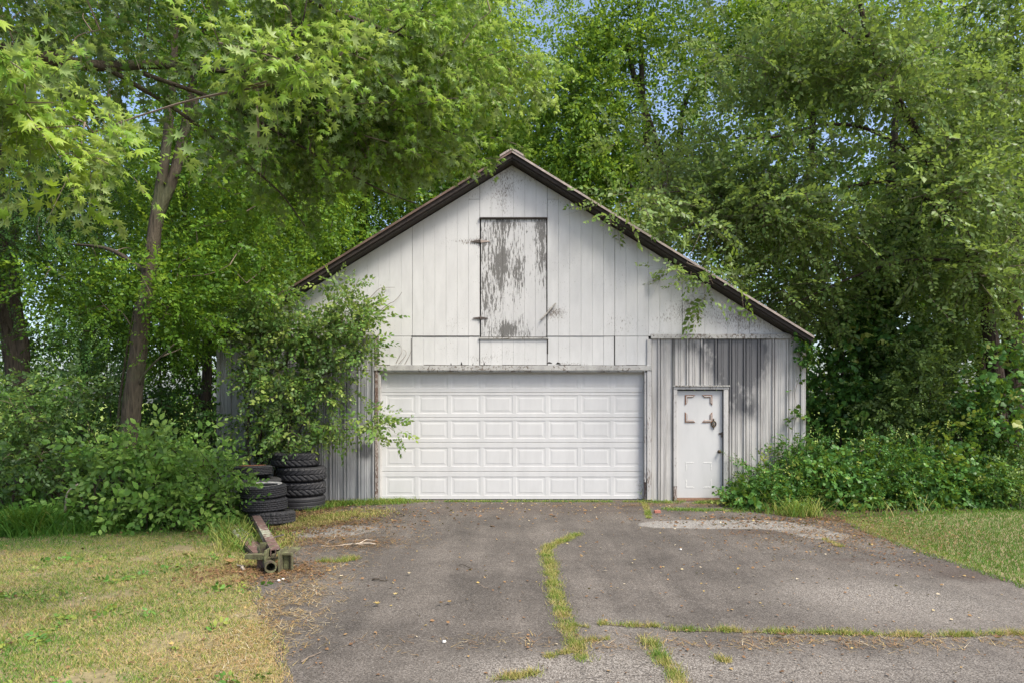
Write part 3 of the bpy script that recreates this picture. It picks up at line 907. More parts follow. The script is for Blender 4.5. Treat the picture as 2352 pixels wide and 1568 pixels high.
for i in range(4): ribbed(lx[i], lx[i+1]-.002, .02, ZM, M['metal_l'], y=YM-.001*i)

def board(name, x0, x1, y0, y1, z0, z1, mat, ch=.004): return MB().box(x0,x1,y0,y1,z0,z1,ch).build(name, mat, barn)
board('trim_board', bx(1494), bx(1831), YB-.05, YB-.028, bz(778), bz(767), M['trim'])
board('trim_board', XL-.01, bx(862), YB-.05, YB-.028, bz(778), bz(766), M['trim'])
# garage door surround
board('door_header', bx(860), bx(1496), YB-.040, YB-.006, bz(850), bz(838.5), M['trim'])
board('door_header', bx(874), bx(1482), YB-.02, YB+.12, bz(853.5), bz(850.2), M['trim'], 0)
board('door_jamb', bx(861.5), bx(868.5), YB-.026, YB+.012, .01, bz(775), M['trim_brown'])
board('door_jamb', bx(868.8), bx(874), YB-.012, YB+.14, .01, bz(854), M['trim_v'])
board('door_jamb', bx(1485.5), bx(1495.5), YB-.030, YB+.012, .03, bz(779), M['trim_v'])
board('door_jamb', bx(1480), bx(1485.2), YB-.010, YB+.14, .35, bz(854), M['trim_v'])
board('door_jamb', bx(1481), bx(1485.0), YB+.01, YB+.14, .02, .345, M['trim_brown'])
for jx, w_, z0_, z1_ in ((945,1.6,776,837),(1257.5,3.2,776,812),(1257,1.6,812,838),(1411.5,2.6,771,838),(1102,1.8,776,838)):
    MB().box(bx(jx-w_/2), bx(jx+w_/2), YB-.0052, YB+.002, bz(z1_), bz(z0_)).build('open_joint', M['darkgap'], barn)
for x0_, x1_, h_ in ((945,1101,2.4),(1258,1411,1.3)):
    MB().box(bx(x0_), bx(x1_), YB-.0054, YB+.002, bz(772+h_/2), bz(772-h_/2)).build('open_joint', M['darkgap'], barn)
# rotted dark gap in the wall over the door
for gxp, gzp, w_, h_ in [(1060,834,5,9),(1036,835,3,6),(1112,834,4,10),(1086,836,3,4),(1262,832,14,4),(1282,833,12,5)]:
    MB().prism([(bx(gxp-w_/2),bz(gzp+h_/2)),(bx(gxp+w_/2),bz(gzp+h_/2)),(bx(gxp+w_*.3),bz(gzp-h_*.1)),(bx(gxp-w_*.1),bz(gzp-h_/2))], YB-.0045, YB+.001).build('rot_hole', M['darkgap'], barn)

# garage door: frame of stiles and rails with raised panels
YD = YB+.10
rows = [850, 900, 958, 1015.6, 1083, 1149.5]
pan = [(858,891),(907,949),(965.5,1006.5),(1028,1071),(1095,1138)]
gd = MB(); gw = gx1-gx0
cols = []
for c_ in range(8):
    x0 = bx(885)+c_*bx(1176+75.3); cols.append((x0, x0+.535))
for r_ in range(5):
    zt, zb = bz(rows[r_])-.003, bz(rows[r_+1])+.003
    pt, pb = bz(pan[r_][0]), bz(pan[r_][1])
    gd.box(gx0, gx1, YD, YD+.04, pt, zt, .004) if zt > pt+.02 else None
    gd.box(gx0, gx1, YD, YD+.04, zb, pb, .004)
    xs = [gx0] + [v for c_ in cols for v in c_] + [gx1]
    for i in range(0, len(xs), 2): gd.box(xs[i], xs[i+1], YD+.0005, YD+.04, pb-.0005, pt+.0005)
gd.box(gx0, gx1, YD+.045, YD+.05, .01, 2.4)
gdo = gd.build('garage_door', M['gdoor'], barn)
for r_ in range(5):
    pt, pb = bz(pan[r_][0]), bz(pan[r_][1])
    for (x0, x1) in cols:
        v = []; f = []
        for ins, dep in ((0,0.),(.010,.0032),(.040,.0036),(.062,.0003)):
            v += [(x0+ins,YD+dep+.001,pb+ins),(x1-ins,YD+dep+.001,pb+ins),(x1-ins,YD+dep+.001,pt-ins),(x0+ins,YD+dep+.001,pt-ins)]
        for q in range(3):
            for j in range(4): f.append((q*4+j, q*4+(j+1)%4, q*4+4+(j+1)%4, q*4+4+j))
        f.append((12,13,14,15))
        o = MB().add(v, f).build('panel', M['gdoor'], gdo)
MB().box(gx0, gx1, YD-.012, YD+.03, .004, .03).build('bottom_seal', M['darkgap'], gdo)

# small entry door
YE = YB+.03
ed = MB().box(bx(1555.5), bx(1660), YE, YE+.045, bz(1142.5), bz(896), .003).build('entry_door', M['edoor'], barn)
board('door_jamb', bx(1546), bx(1554.5), YB-.032, YB+.03, .28, bz(893.5), M['trim_v'])
board('door_jamb', bx(1546.5), bx(1554), YB-.030, YB+.03, .02, .277, M['trim_brown'])
board('door_jamb', bx(1661), bx(1672), YB-.032, YB+.03, .02, bz(893.5), M['trim_v'])
board('door_header', bx(1546), bx(1673), YB-.036, YB+.03, bz(893.2), bz(887), M['trim_v'])
board('drip_cap', bx(1544), bx(1675), YB-.06, YB+.0, bz(886.8), bz(884.5), M['trim'])
board('threshold', bx(1554), bx(1662), YB-.04, YB+.06, .010, bz(1143.5), M['bare'])
def corner(cx, cz, sx, sz, mat, w=.045, L=.19, pr=.014, name='corner_molding'):
    def P(u, v): return (bx(cx)+sx*u, bz(cz)-sz*v)
    pts = [P(0,0), P(L,0), P(L-w,w), P(w,w), P(w,L-w), P(0,L)]
    if sx*sz > 0: pts = pts[::-1]
    MB().prism(pts, YE-pr, YE+.002, .004).build(name, mat, ed)
for cx_, sx in ((1574,1),(1637,-1)):
    for cz_, sz in ((906,1),(969,-1)):
        corner(cx_, cz_, sx, sz, M['bare'])
        corner(cx_+sx*2.6, cz_+sz*2.6, sx, sz, M['edoor'], .014, .14, .019)
M['ghost'] = flat_mat('old_glue_mark', (.50,.50,.48), .8, .25, 60)
for cx_, sx in ((1575,1),(1636,-1)):
    for cz_, sz in ((1060,1),(1120,-1)): corner(cx_, cz_, sx, sz, M['ghost'], .03, .17, .0025, 'molding_mark')
for i_ in range(7):
    for j_ in range(3):
        if i_ in (2,): continue
        zz = 905+18+i_*33+rng.rand()*4; xx = 1590+j_*8.5
        MB().box(bx(xx)-.004, bx(xx)+.004, YE-.0025, YE, bz(zz)-.004, bz(zz)+.004).build('nail_hole', M['ghost'], ed)
kb = MB(); kb.lathe([(0,-.0),(.030,0),(.030,.008),(.012,.012),(.012,.035),(.028,.042),(.030,.055),(.020,.068),(0,.07)], 20)
kb.v = [(x+bx(1652.5), YE-z, y+bz(1036)) for x, y, z in kb.v]; kb.build('door_knob', M['brass'], ed, True)
kn = MB()
kn.tube([(bx(1640), YE-.012, bz(960)), (bx(1640), YE-.016, bz(966))], .010, 8)
ring = [(bx(1640)+math.sin(a)*.042*(1-.35*max(0,-math.cos(a))), YE-.016, bz(973)+math.cos(a)*.055) for a in np.linspace(0, 2*math.pi, 17)]
kn.tube(ring, .011, 6); kn.tube([(bx(1640), YE-.012, bz(970)), (bx(1640), YE-.018, bz(986))], [.012,.004], 6)
kn.build('door_knocker', M['brass'], ed, True)
hs = MB().box(bx(1652), bx(1664), YE-.012, YE, bz(997), bz(993)).box(bx(1657), bx(1662), YE-.03, YE-.012, bz(1003), bz(991))
hs.build('hasp_latch', M['iron'], ed)

# loft door with boards, hinges and turn latch
ld = MB().box(LX0+.03, LX1-.02, YB+.004, YB+.016, LZ0+.01, LZ1-.02).build('loft_door', M['loft'], barn)
nb = 6; bw = (LX1-LX0-.04)/nb
for i_ in range(nb):
    MB().box(LX0+.022+i_*bw+.0012, LX0+.022+(i_+1)*bw-.0012, YB-.010-rng.rand()*.002, YB+.004, LZ0+.014, LZ1-.010, .002).build('board', M['loft'], ld)
board('drip_cap', LX0-.005, LX1+.005, YB-.045, YB+.0, LZ1-.006, LZ1+.022, M['fascia'])
board('sill_board', LX0-.01, LX1+.012, YB-.030, YB+.0, LZ0-.03, LZ0+.002, M['trim'])
for hz_, rust in ((555, 0), (731, 1)):
    z = bz(hz_)
    for sgn, L_ in ((-1, .17 if rust == 0 else .14), (1, .17 if rust == 0 else .14)):
        pts = [(LX0+.012, z-.028), (LX0+.012+sgn*L_, z-.006), (LX0+.012+sgn*L_, z+.006), (LX0+.012, z+.028)]
        if sgn < 0: pts = pts[::-1]
        MB().prism(pts, YB-.019-.001*(sgn>0), YB-.0115, .001).build('strap_hinge', M['iron'] if (rust or sgn < 0) else M['tinedge'], ld)
    MB().tube([(LX0+.012, YB-.024, z-.04), (LX0+.012, YB-.024, z+.04)], .010, 8).build('hinge_pin', M['iron'], ld, True)
MB().obox((bx(1243), YB-.035, bz(734)), (bx(1276), YB-.035, bz(697)), .02, .05, up=(0,1,0)).build('turn_latch', flat_mat('grey_latch_wood', (.36,.34,.30), .9, .4, 30), barn)

# roof: two thick slopes, fascia boards, tin edge and ridge cap
YK = 22.2
for sg in (-1, 1):
    xe = 5.42*sg
    def strip_poly(dz0, dz1, x_a=0.0, x_b=None):
        xb2 = xe if x_b is None else x_b
        p = [(x_a, 6.33-SL*abs(x_a)+dz0), (xb2, 6.33-SL*abs(xb2)+dz0), (xb2, 6.33-SL*abs(xb2)+dz1), (x_a, 6.33-SL*abs(x_a)+dz1)]
        return p if sg > 0 else p[::-1]
    MB().prism(strip_poly(-.15, -.035, .0), YF+.03, YK).build('roof_deck', M['fascia'], barn)
    # roofing sheets with standing laps
    n_s = 10
    for i_ in range(n_s):
        y0 = YF-.03+(YK+.05-YF)*i_/n_s; y1 = YF-.03+(YK+.05-YF)*(i_+1)/n_s
        MB().prism(strip_poly(-.034, -.012 if i_ % 2 else -.006), y0+.001, y1-.001).build('roof_sheet', M['rooftin'], barn)
    # bargeboards in lengths
    cuts = [0.0, 1.9*sg, 3.8*sg, xe]
    for i_ in range(3):
        MB().prism(strip_poly(-.125+rng.rand()*.008, -.036, cuts[i_]+.002*sg, cuts[i_+1]-.002*sg), YF-.002-rng.rand()*.004, YF+.026, .003).build('barge_board', M['fascia'], barn)
    MB().prism(strip_poly(-.045, -.003), YF-.042, YF-.032).build('drip_edge', M['tinedge'] if sg > 0 else M['rooftin'], barn)
    # ridge cap half
    MB().prism([(0,6.375),(.0,6.335),(.22*sg,6.335-.22*SL),(.22*sg,6.375-.22*SL)][::-1 if sg > 0 else 1], YF-.05, YK+.06).build('ridge_cap', M['tinedge'], barn)
# side and back walls
for sg, X in ((-1, XL), (1, XR)):
    n_s = 8
    for i_ in range(n_s):
        y0 = YB+.03+(21.9-YB)*i_/n_s; y1 = YB+.03+(21.9-YB)*(i_+1)/n_s
        ph = 0; v = []; f = []
        us = np.arange(y0, y1, .087)
        us = np.append(us, y1)
        for q, u in enumerate(us):
            d = .016 if q % 3 == 1 else 0
            v += [(X+sg*d, u, .02), (X+sg*d, u, wallz(X)-.005)]
        for q in range(len(us)-1): f.append((2*q, 2*q+2, 2*q+3, 2*q+1))
        MB().add(v, f).build('metal_panel', M['metal_side'], barn)
    board('corner_post', X-.05 if sg > 0 else X-.012, X+.012 if sg > 0 else X+.05, YB-.03, YB+.04, .02, bz(800), M['metal_r'] if sg > 0 else M['metal_l'])
mbk = MB(); mbk.prism([(XL,.02),(XR,.02),(XR,wallz(XR)),(0,wallz(0)),(XL,wallz(XL))], 21.9, 21.95); mbk.build('back_wall', M['metal_side'], barn)
mbk = MB(); mbk.box(XL, XR, YB+.0, 21.9, .0, .012); mbk.build('floor_slab', M['crack_soil'], barn)

# ------------------------------------------------------------------ tyres
M['rubber'] = flat_mat('black_rubber', (.017,.017,.019), .66, .45, 26, bump=.15)
M['rubber_grey'] = flat_mat('dusty_rubber', (.034,.033,.033), .75, .5, 16, bump=.15)
M['rim_rust'] = flat_mat('orange_rust_rim', (.19,.080,.036), .85, .5, 18)
M['whitewall'] = flat_mat('white_sidewall', (.50,.48,.45), .6, .15, 20)

def tyre_mesh(Ro, Ri, w, kind):
    "profile round Z with tread cut in as real relief"
    h = w/2
    prof = [(Ri,-h*.55),(Ri+.02,-h*.80),((Ro+Ri)/2,-h*1.0),(Ro-.055,-h*.97),(Ro-.022,-h*.86),(Ro-.006,-h*.70)]
    zs = np.linspace(-h*.66, h*.66, 14)
    seg = 150 if kind != 'plain' else 90
    v = []; n = 0
    top = [(r, -z) for r, z in reversed(prof)]
    for k in range(seg):
        an = 2*math.pi*k/seg; ca, sa = math.cos(an), math.sin(an); row = []
        for i, (r, z) in enumerate(prof):
            rr = r
            if kind != 'plain' and i >= 4 and (k//2) % 3 == 0: rr -= .012
            row.append((rr, z))
        for i, z in enumerate(zs):
            r = Ro
            if kind == 'lug':
                s_ = (k*1.0 + (i if (i % 14) < 7 else 14-i)*1.1) % 6
                if s_ < 2: r -= .014
                if i in (6, 7): r -= .010
            elif kind == 'rib':
                if i in (2, 5, 8, 11): r -= .010
                elif (k+i*2) % 4 == 0: r -= .005
            elif kind == 'block':
                if i in (3, 7, 10): r -= .013
                elif (k + (2 if i > 6 else 0)) % 5 == 0: r -= .013
            elif i in (4, 9): r -= .006
            row.append((r, z))
        for i, (r, z) in enumerate(top):
            rr = r
            if kind != 'plain' and i <= 1 and (k//2) % 3 == 1: rr -= .012
            row.append((rr, z))
        # inner casing
        row += [(Ro-.03, h*.62), (Ro-.03, -h*.62)]
        n = len(row)
        v += [(r*ca, r*sa, z) for r, z in row]
    f = []
    for k in range(seg):
        k2 = (k+1) % seg
        for i in range(n):
            j = (i+1) % n
            f.append((k*n+i, k2*n+i, k2*n+j, k*n+j))
    return v, f

TY = {}
def tyre(kind, Ro, Ri, w, c, label, mat, tilt=(0,0), rim=None, wall=False, group='old tyres stacked beside the barn'):
    key = (kind, Ro, Ri, w, mat)
    root = thing('tyre', c, label, 'tyre', group)
    if key not in TY:
        v, f = tyre_mesh(Ro, Ri, w, kind)
        me = bpy.data.meshes.new('tread'); me.from_pydata(v, [], f); me.materials.append(M[mat]); me.update(); TY[key] = me
    o = bpy.data.objects.new('tread', TY[key]); COL.objects.link(o); o.parent = root
    if wall:
        mb = MB(); mb.lathe([(Ri+.015, w*.415),(Ri+.017,w*.452),(Ri+.055,w*.497),(Ri+.075,w*.508),(Ri+.075,w*.46)], 60)
        m = bpy.data.meshes.new('white_sidewall'); m.from_pydata(mb.v, [], mb.f); m.materials.append(M['whitewall'])
        q = bpy.data.objects.new('white_sidewall', m); COL.objects.link(q); q.parent = root
    if rim:
        mb = MB(); mb.lathe([(Ri+.018,w*.40),(Ri+.02,w*.53),(Ri-.005,w*.52),(Ri-.012,w*.36),(Ri-.03,w*.25),(Ri-.04,-w*.2),(.10,-w*.12),(.085,w*.06),(.035,w*.06),(.03,0)], 40)
        m = bpy.data.meshes.new('rim'); m.from_pydata(mb.v, [], mb.f); m.materials.append(M[rim])
        q = bpy.data.objects.new('rim', m); COL.objects.link(q); q.parent = root
    root.rotation_euler = (tilt[0], tilt[1], rng.rand()*6)
    return root
# front stack
cA = at(607, 1100, 10.62)[0]
tyre('block', .345, .20, .20, (cA+.12, 10.60, .100), 'blocky tread tyre at the bottom of the front stack', 'rubber_grey', (R(2),R(3)))
tyre('rib', .345, .20, .195, (cA+.0, 10.60, .300), 'second tyre from the ground in the front stack, lying below the white edged one', 'rubber', (R(-1),R(0)))
tyre('rib', .345, .205, .195, (cA-.02, 10.62, .495), 'top tyre of the front stack with a white ring on its sidewall', 'rubber', (R(1.5),R(-1)), wall=True)
# middle stack behind it
cB = at(601, 1100, 11.40)
tyre('plain', .36, .20, .21, (cB[0], 11.38, .105), 'lowest tyre of the half hidden middle stack', 'rubber_grey')
tyre('plain', .36, .20, .20, (cB[0]-.02, 11.40, .310), 'smooth tyre in the middle of the half hidden middle stack', 'rubber_grey')
tyre('plain', .345, .20, .19, (cB[0]-.05, 11.42, .505), 'grey smooth tyre just below the rusty rimmed wheel', 'rubber_grey')
tyre('rib', .31, .19, .165, (cB[0]-.16, 11.44, .715), 'top tyre of the middle stack with an orange rusty rim', 'rubber', (R(3),R(-2)), rim='rim_rust')
# tall stack against the wall
cC = at(686, 1100, 12.14)[0]
tyre('plain', .395, .22, .235, (cC+.06, 12.12, .1175), 'smooth bottom tyre of the tall stack against the metal wall', 'rubber')
tyre('lug', .41, .22, .245, (cC+.05, 12.14, .3575), 'chunky off road tyre second from the ground in the tall stack', 'rubber')
tyre('lug', .41, .22, .245, (cC+.06, 12.13, .6030), 'chunky off road tyre second from the top of the tall stack', 'rubber')
tyre('lug', .405, .22, .245, (cC-.06, 12.16, .8490), 'chunky off road tyre on top of the tall stack under the bush', 'rubber', (R(0),R(-.5)))

# ------------------------------------------------------------------ rusty beam
t = NT('rusty_painted_steel')
c = t.ramp(t.noise(7, 6, .65), [(.35,(.060,.036,.030)),(.55,(.120,.068,.056)),(.75,(.19,.135,.115))])
lich = t.ramp(t.math('ADD', t.noise(16, 6, .7), t.spots([(-.55,1.1,.5,.38,.17,1)])), [(.58,0),(.70,.85)])
c = t.mix(lich, c, t.ramp(t.noise(50, 3), [(.35,(.20,.25,.15)),(.65,(.44,.47,.37))]))
t.bump(t.noise(30, 5), .4, .01)
M['beam'] = t.done(c, .75)
t = NT('mossy_steel')
c = t.ramp(t.noise(9, 6, .7), [(.34,(.040,.028,.020)),(.48,(.075,.070,.032)),(.60,(.125,.135,.060)),(.80,(.24,.25,.15))])
t.bump(t.noise(40, 5), .6, .012)
M['moss'] = t.done(c, .9)
nb_ = (-2.56, 7.52, 0)
hb = thing('trailer_tongue', nb_, 'rusty lichen covered steel trailer beam with a round pipe end lying by the driveway edge', 'steel beam')
A0 = np.array([-2.555, 7.62, .225]); A1 = np.array([-3.62, 9.98, .20])
b = MB()
d_ = (A1-A0)/np.linalg.norm(A1-A0); sd = np.cross(d_, (0,0,1)); sd /= np.linalg.norm(sd)
b.obox(A0+(0,0,.019), A1+(0,0,.019), .105, .012)
b.obox(A0+sd*.048-(0,0,.018), A1+sd*.048-(0,0,.018), .009, .062)
b.obox(A0-sd*.048-(0,0,.018), A1-sd*.048-(0,0,.018), .009, .062)
b.obox(A0-(0,0,.018), A0+d_*2.4-(0,0,.018), .008, .060)
b.build('channel_beam', M['beam'], hb)
b = MB(); P0 = np.array([-2.555,7.47,.085]); P1 = P0+(-.42,.93,0)
seg = 20
b2 = MB()
for r_, nm in ((.062, 0), (.046, 1)):
    b2.tube([P0, P1], r_, seg, 0, False)
if True:
    for k in range(seg): b2.f.append((k, (k+1)%seg, 2*seg+(k+1)%seg, 2*seg+k))
b2.build('pipe', M['moss'], hb, False)
b = MB()
b.box(-2.635,-2.623, 7.50,7.80, .015,.255); b.build('side_plate', M['moss'], hb)
b = MB(); b.box(-2.492,-2.480, 7.51,7.80, .02,.245); b.build('side_plate', M['moss'], hb)
b = MB(); b.box(-2.622,-2.493, 7.56,7.62, .150,.168).box(-2.570,-2.540, 7.54,7.60, .168,.205); b.build('cross_web', M['moss'], hb)
b = MB(); b.box(-2.479,-2.375, 7.60,7.95, .185,.205).box(-2.385,-2.373, 7.60,7.66,.01,.185); b.build('flange', M['moss'], hb)
b = MB(); b.box(-2.470,-2.388, 7.640,7.652, .02,.184); b.build('end_plate', M['moss'], hb)
b = MB(); b.obox((-2.645,7.66,.155), (-2.90,7.72,.150), .09, .05); b.build('cross_bar', M['moss'], hb)
b = MB(); b.box(-2.79,-2.70, 7.72,7.80, .0,.125); b.build('stub_leg', M['beam'], hb)
b = MB(); b.box(-2.84,-2.65, 7.95,7.96, .13,.25).box(-2.84,-2.65,7.961,8.2,.12,.13); b.build('gusset_plate', M['moss'], hb)
b = MB(); b.tube([(-2.80,8.66,.205),(-2.93,8.55,.18)], .010, 6); b.build('pin', M['iron'], hb)
b = MB(); b.box(-3.66,-3.60, 9.99,10.05, .0,.19); b.build('stub_leg', M['beam'], hb)
hb2 = thing('steel_channel', (-3.1,8.4,0), 'wide rusty steel channel lying in dead grass left of the trailer beam', 'steel beam')
b = MB(); b.obox((-2.93,8.22,.085), (-4.0,10.05,.085), .17, .012).build('top_plate', M['beam'], hb2)
for q in (-1, 1):
    MB().obox((-2.93+q*.078,8.22+q*.045,.040), (-4.0+q*.078,10.05+q*.045,.040), .012, .078).build('web', M['bark_dark'], hb2)

# ------------------------------------------------------------------ sticks and single leaves on the ground
def stick(px0, py0, px1, py1, r, lab, mat='twig', z=.02, fork=False, n=6):
    a = gnd(px0,py0); b_ = gnd(px1,py1); m = MB()
    pts = [np.array([*(a+(b_-a)*u), z+.012*math.sin(u*5)*(0<u<1)])+np.append(rng.randn(2)*.012*(0<u<1), 0) for u in np.linspace(0,1,n)]
    m.tube(pts, np.linspace(r, r*.45, n), 6, .2)
    if fork:
        L = np.linalg.norm(b_-a)
        for u, sgn in ((2, 1), (3, -1)):
            p = pts[u]; m.tube([p, p+np.array([.10*L, sgn*.16*L, .03]), p+np.array([.26*L, sgn*.20*L, .01])], [r*.6, r*.4, r*.25], 5)
    o = m.build('stick', M[mat], None)
    tag(o, lab, 'stick')
stick(862, 1252, 738, 1256, .011, 'long pale forked stick on the gravel right of the rusty beam', 'twig_pale', .02, True, 8)
stick(768, 1240, 740, 1256, .007, 'thin curved twig crossing the long pale stick', 'twig')
stick(855, 1334, 890, 1336, .010, 'short black stick alone on the left half of the asphalt', 'bark_dark', .018)
stick(692, 1526, 738, 1502, .006, 'thin brown twig at the bottom left of the driveway', 'twig')
stick(1055, 1300, 1085, 1308, .005, 'small dark bent twig left of the grassy middle crack', 'bark_dark')
stick(1098, 1346, 1122, 1354, .004, 'tiny brown twig nearest the grassy middle crack', 'twig')
stick(560, 1312, 545, 1298, .016, 'short thick lichen grey stick in the grass left of the beam', 'twig_pale', .025)
lv, lf_ = LEAF['maple']
def ground_leaf(px, py, size, tint, lab, rz=0):
    p = gnd(px, py); v = lv*size*np.array([1,1,-1.2]); v[:,1] -= size*.4
    c_, s_ = math.cos(rz), math.sin(rz)
    V = np.column_stack([v[:,0]*c_-v[:,1]*s_+p[0], v[:,0]*s_+v[:,1]*c_+p[1], v[:,2]+.035])
    tag(np_mesh('fallen_leaf', V, lf_, M['litter'], None, np.full(len(V), tint)), lab, 'fallen leaf')
ground_leaf(528, 1297, .15, .62, 'large tan maple leaf in the grass left of the rusty beam', .6)
ground_leaf(865, 1394, .060, .86, 'curled pale leaf on the left half of the driveway', 1.3)
ground_leaf(909, 1372, .05, .92, 'whitish leaf scrap behind the curled pale leaf', -.5)
ground_leaf(784, 1330, .05, 1.0, 'small white leaf left of the short black stick', 2.5)
ground_leaf(940, 1323, .045, .98, 'small pale leaf right of the short black stick', .2)
ground_leaf(1032, 1390, .045, .75, 'small yellow brown leaf in the middle of the left asphalt half', 2)
ground_leaf(1013, 1392, .045, .2, 'dark brown curled leaf left of the small yellow brown one', 4)
ground_leaf(1795, 1468, .08, .25, 'brown leaf lying on the long cross crack', .8)
ground_leaf(2290, 1474, .08, .3, 'brown curled leaf beside the cross crack at the right edge', 2.2)
ground_leaf(215, 1412, .06, .45, 'tan round leaf in the left lawn', 1.2)
for px_, py_, lab in ((640,1336,'small white pebble left of its pair at the driveway edge'),(650,1333,'small white pebble right of its pair at the driveway edge'),(1563,1264,'single white pebble on the asphalt in front of the small door'),(1020,1478,'pale pebble on the lower middle asphalt')):
    p = gnd(px_, py_); m = MB(); m.lathe([(0,0),(.014,.002),(.018,.010),(.013,.019),(0,.023)], 9, (p[0],p[1],.008)); m.v = [(x+(rng.rand()-.5)*.004, y+(rng.rand()-.5)*.004, z) for x,y,z in m.v]
    tag(m.build('pebble', M['whitewall'], None, True), lab, 'pebble')
p = gnd(1510, 1178)
tag(MB().obox((p[0]-.05,p[1],.03),(p[0]+.05,p[1]+.01,.03),.06,.04).build('brick_piece', flat_mat('brick_red', (.32,.12,.085), .9, .3, 40)), 'broken red brick piece beside the weeds below the door corner', 'brick')

# ------------------------------------------------------------------ vegetation
FINE = ('diamond', 15, .165, .30, 58, 1.25, False)      # alternate small leaves
PINN = ('diamond', 14, .20, .22, 66, .95, True)         # opposite leaflets
BUSH = ('oval', 12, .215, .25, 60, 1.0, False)
BUSHL = ('oval', 9, .32, .25, 60, 1.1, False)
IVY  = ('ivy', 7, .27, .25, 65, 1.1, False)
MAPL = ('maple', 8, .28, .30, 62, 1.1, True)

# thin dead vine twigs lying against the siding
def vine(name, lab, P, r, mat='twig'):
    m = MB(); m.tube(curve(P, 5), np.linspace(r, r*.4, len(curve(P,5))), 5, .2); return m.build(name, M[mat])
vt = thing('dead_vine', (bx(840), YB-.1, bz(700)), 'bare dead vine twigs reaching up the siding from the bush', 'vine')
for pl in ([(822,742),(835,700),(852,683),(873,664),(890,661),(908,661)],[(880,664),(884,668)],[(866,736),(875,715),(895,698),(905,694),(916,683),(924,672)],[(865,700),(890,670)][:0]):
    if pl: 
        m = MB(); P = [(bx(a), YB-.03-.02*(i%2), bz(b_)) for i,(a,b_) in enumerate(pl)]; C_ = curve(P, 4); m.tube(C_, np.linspace(.007,.003,len(C_)), 5); m.build('twig', M['twig'], vt)
vt = thing('dead_vine', (bx(925), YB-.1, bz(836)), 'curled dead vine twigs above the left end of the door header', 'vine')
for pl in ([(910,834),(918,818),(924,806),(920,790)],[(916,835),(926,824),(933,814),(932,805),(926,802)],[(930,836),(938,822),(944,808),(945,800)]):
    m = MB(); P = [(bx(a), YB-.03, bz(b_)) for a,b_ in pl]; C_ = curve(P, 4); m.tube(C_, np.linspace(.005,.002,len(C_)), 5); m.build('twig', M['twig'], vt)

def vec(*p): return [at(*q) for q in p]

# --- maple close to the camera, its trunk just outside the left edge
random_state = rng
mp_tr = [([(-7.2,5.9,0),(-7.0,6.0,1.8),(-6.9,6.1,3.6),(-6.6,6.2,6.0),(-6.0,6.4,9.0)], [.30,.24,.21,.16,.08])]
mp_l = [
 (vec((-900,250,6.2),(-300,100,6.2),(0,112,6.5),(200,150,6.9),(380,150,7.3),(560,165,7.8),(760,160,8.2)), [.11,.10,.075,.058,.045,.03,.015]),
 (vec((-900,-200,6.2),(-300,-250,6.4),(200,-150,6.8),(550,-60,7.2),(800,40,7.6),(980,100,8)), [.09,.08,.06,.04,.028,.012]),
 (vec((250,160,7.0),(400,250,7.4),(520,340,7.8),(640,440,8.2),(700,520,8.5)), [.028,.02,.016,.011,.006]),
 (vec((330,170,7.1),(520,240,7.6),(680,330,8.0),(860,430,8.4),(960,470,8.6)), [.026,.02,.015,.010,.005]),
 (vec((560,150,7.6),(640,110,7.2),(690,60,6.9),(705,0,6.8)), [.018,.014,.010,.006]),
 (vec((800,130,8.0),(880,90,7.8),(930,60,7.6),(990,0,7.5)), [.016,.012,.009,.006]),
 (vec((800,200,8.2),(1000,170,8.4),(1120,130,8.6),(1200,95,8.8)), [.016,.012,.009,.005]),
 (vec((760,160,8.2),(900,250,8.6),(1020,300,9.0),(1120,330,9.2)), [.016,.012,.009,.005]),
]
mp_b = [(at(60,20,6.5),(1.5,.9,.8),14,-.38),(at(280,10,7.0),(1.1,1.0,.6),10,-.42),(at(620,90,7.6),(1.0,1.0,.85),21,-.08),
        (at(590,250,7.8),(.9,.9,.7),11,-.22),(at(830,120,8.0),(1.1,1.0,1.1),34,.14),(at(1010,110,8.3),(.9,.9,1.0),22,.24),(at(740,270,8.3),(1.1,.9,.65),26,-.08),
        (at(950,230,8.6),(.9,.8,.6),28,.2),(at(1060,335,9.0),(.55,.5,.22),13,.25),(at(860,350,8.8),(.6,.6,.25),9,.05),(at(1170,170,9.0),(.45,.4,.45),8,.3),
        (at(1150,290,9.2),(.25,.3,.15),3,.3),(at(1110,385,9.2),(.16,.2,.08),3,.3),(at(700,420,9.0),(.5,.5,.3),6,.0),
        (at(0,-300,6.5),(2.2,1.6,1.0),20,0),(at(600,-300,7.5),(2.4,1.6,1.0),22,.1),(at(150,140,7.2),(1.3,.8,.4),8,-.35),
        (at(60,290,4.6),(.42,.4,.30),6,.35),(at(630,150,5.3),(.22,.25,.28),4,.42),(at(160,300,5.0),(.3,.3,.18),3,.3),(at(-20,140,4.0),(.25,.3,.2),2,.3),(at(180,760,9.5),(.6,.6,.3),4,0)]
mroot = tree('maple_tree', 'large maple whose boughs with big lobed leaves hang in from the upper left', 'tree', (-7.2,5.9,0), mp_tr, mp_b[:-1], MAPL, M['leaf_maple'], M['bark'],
     clump_r=.38, ns=13, spray=.36, tint=.58, tvar=.34, droop=.25, flat=.6, limbs=mp_l, twigs=True, ignore=True, br=.012)
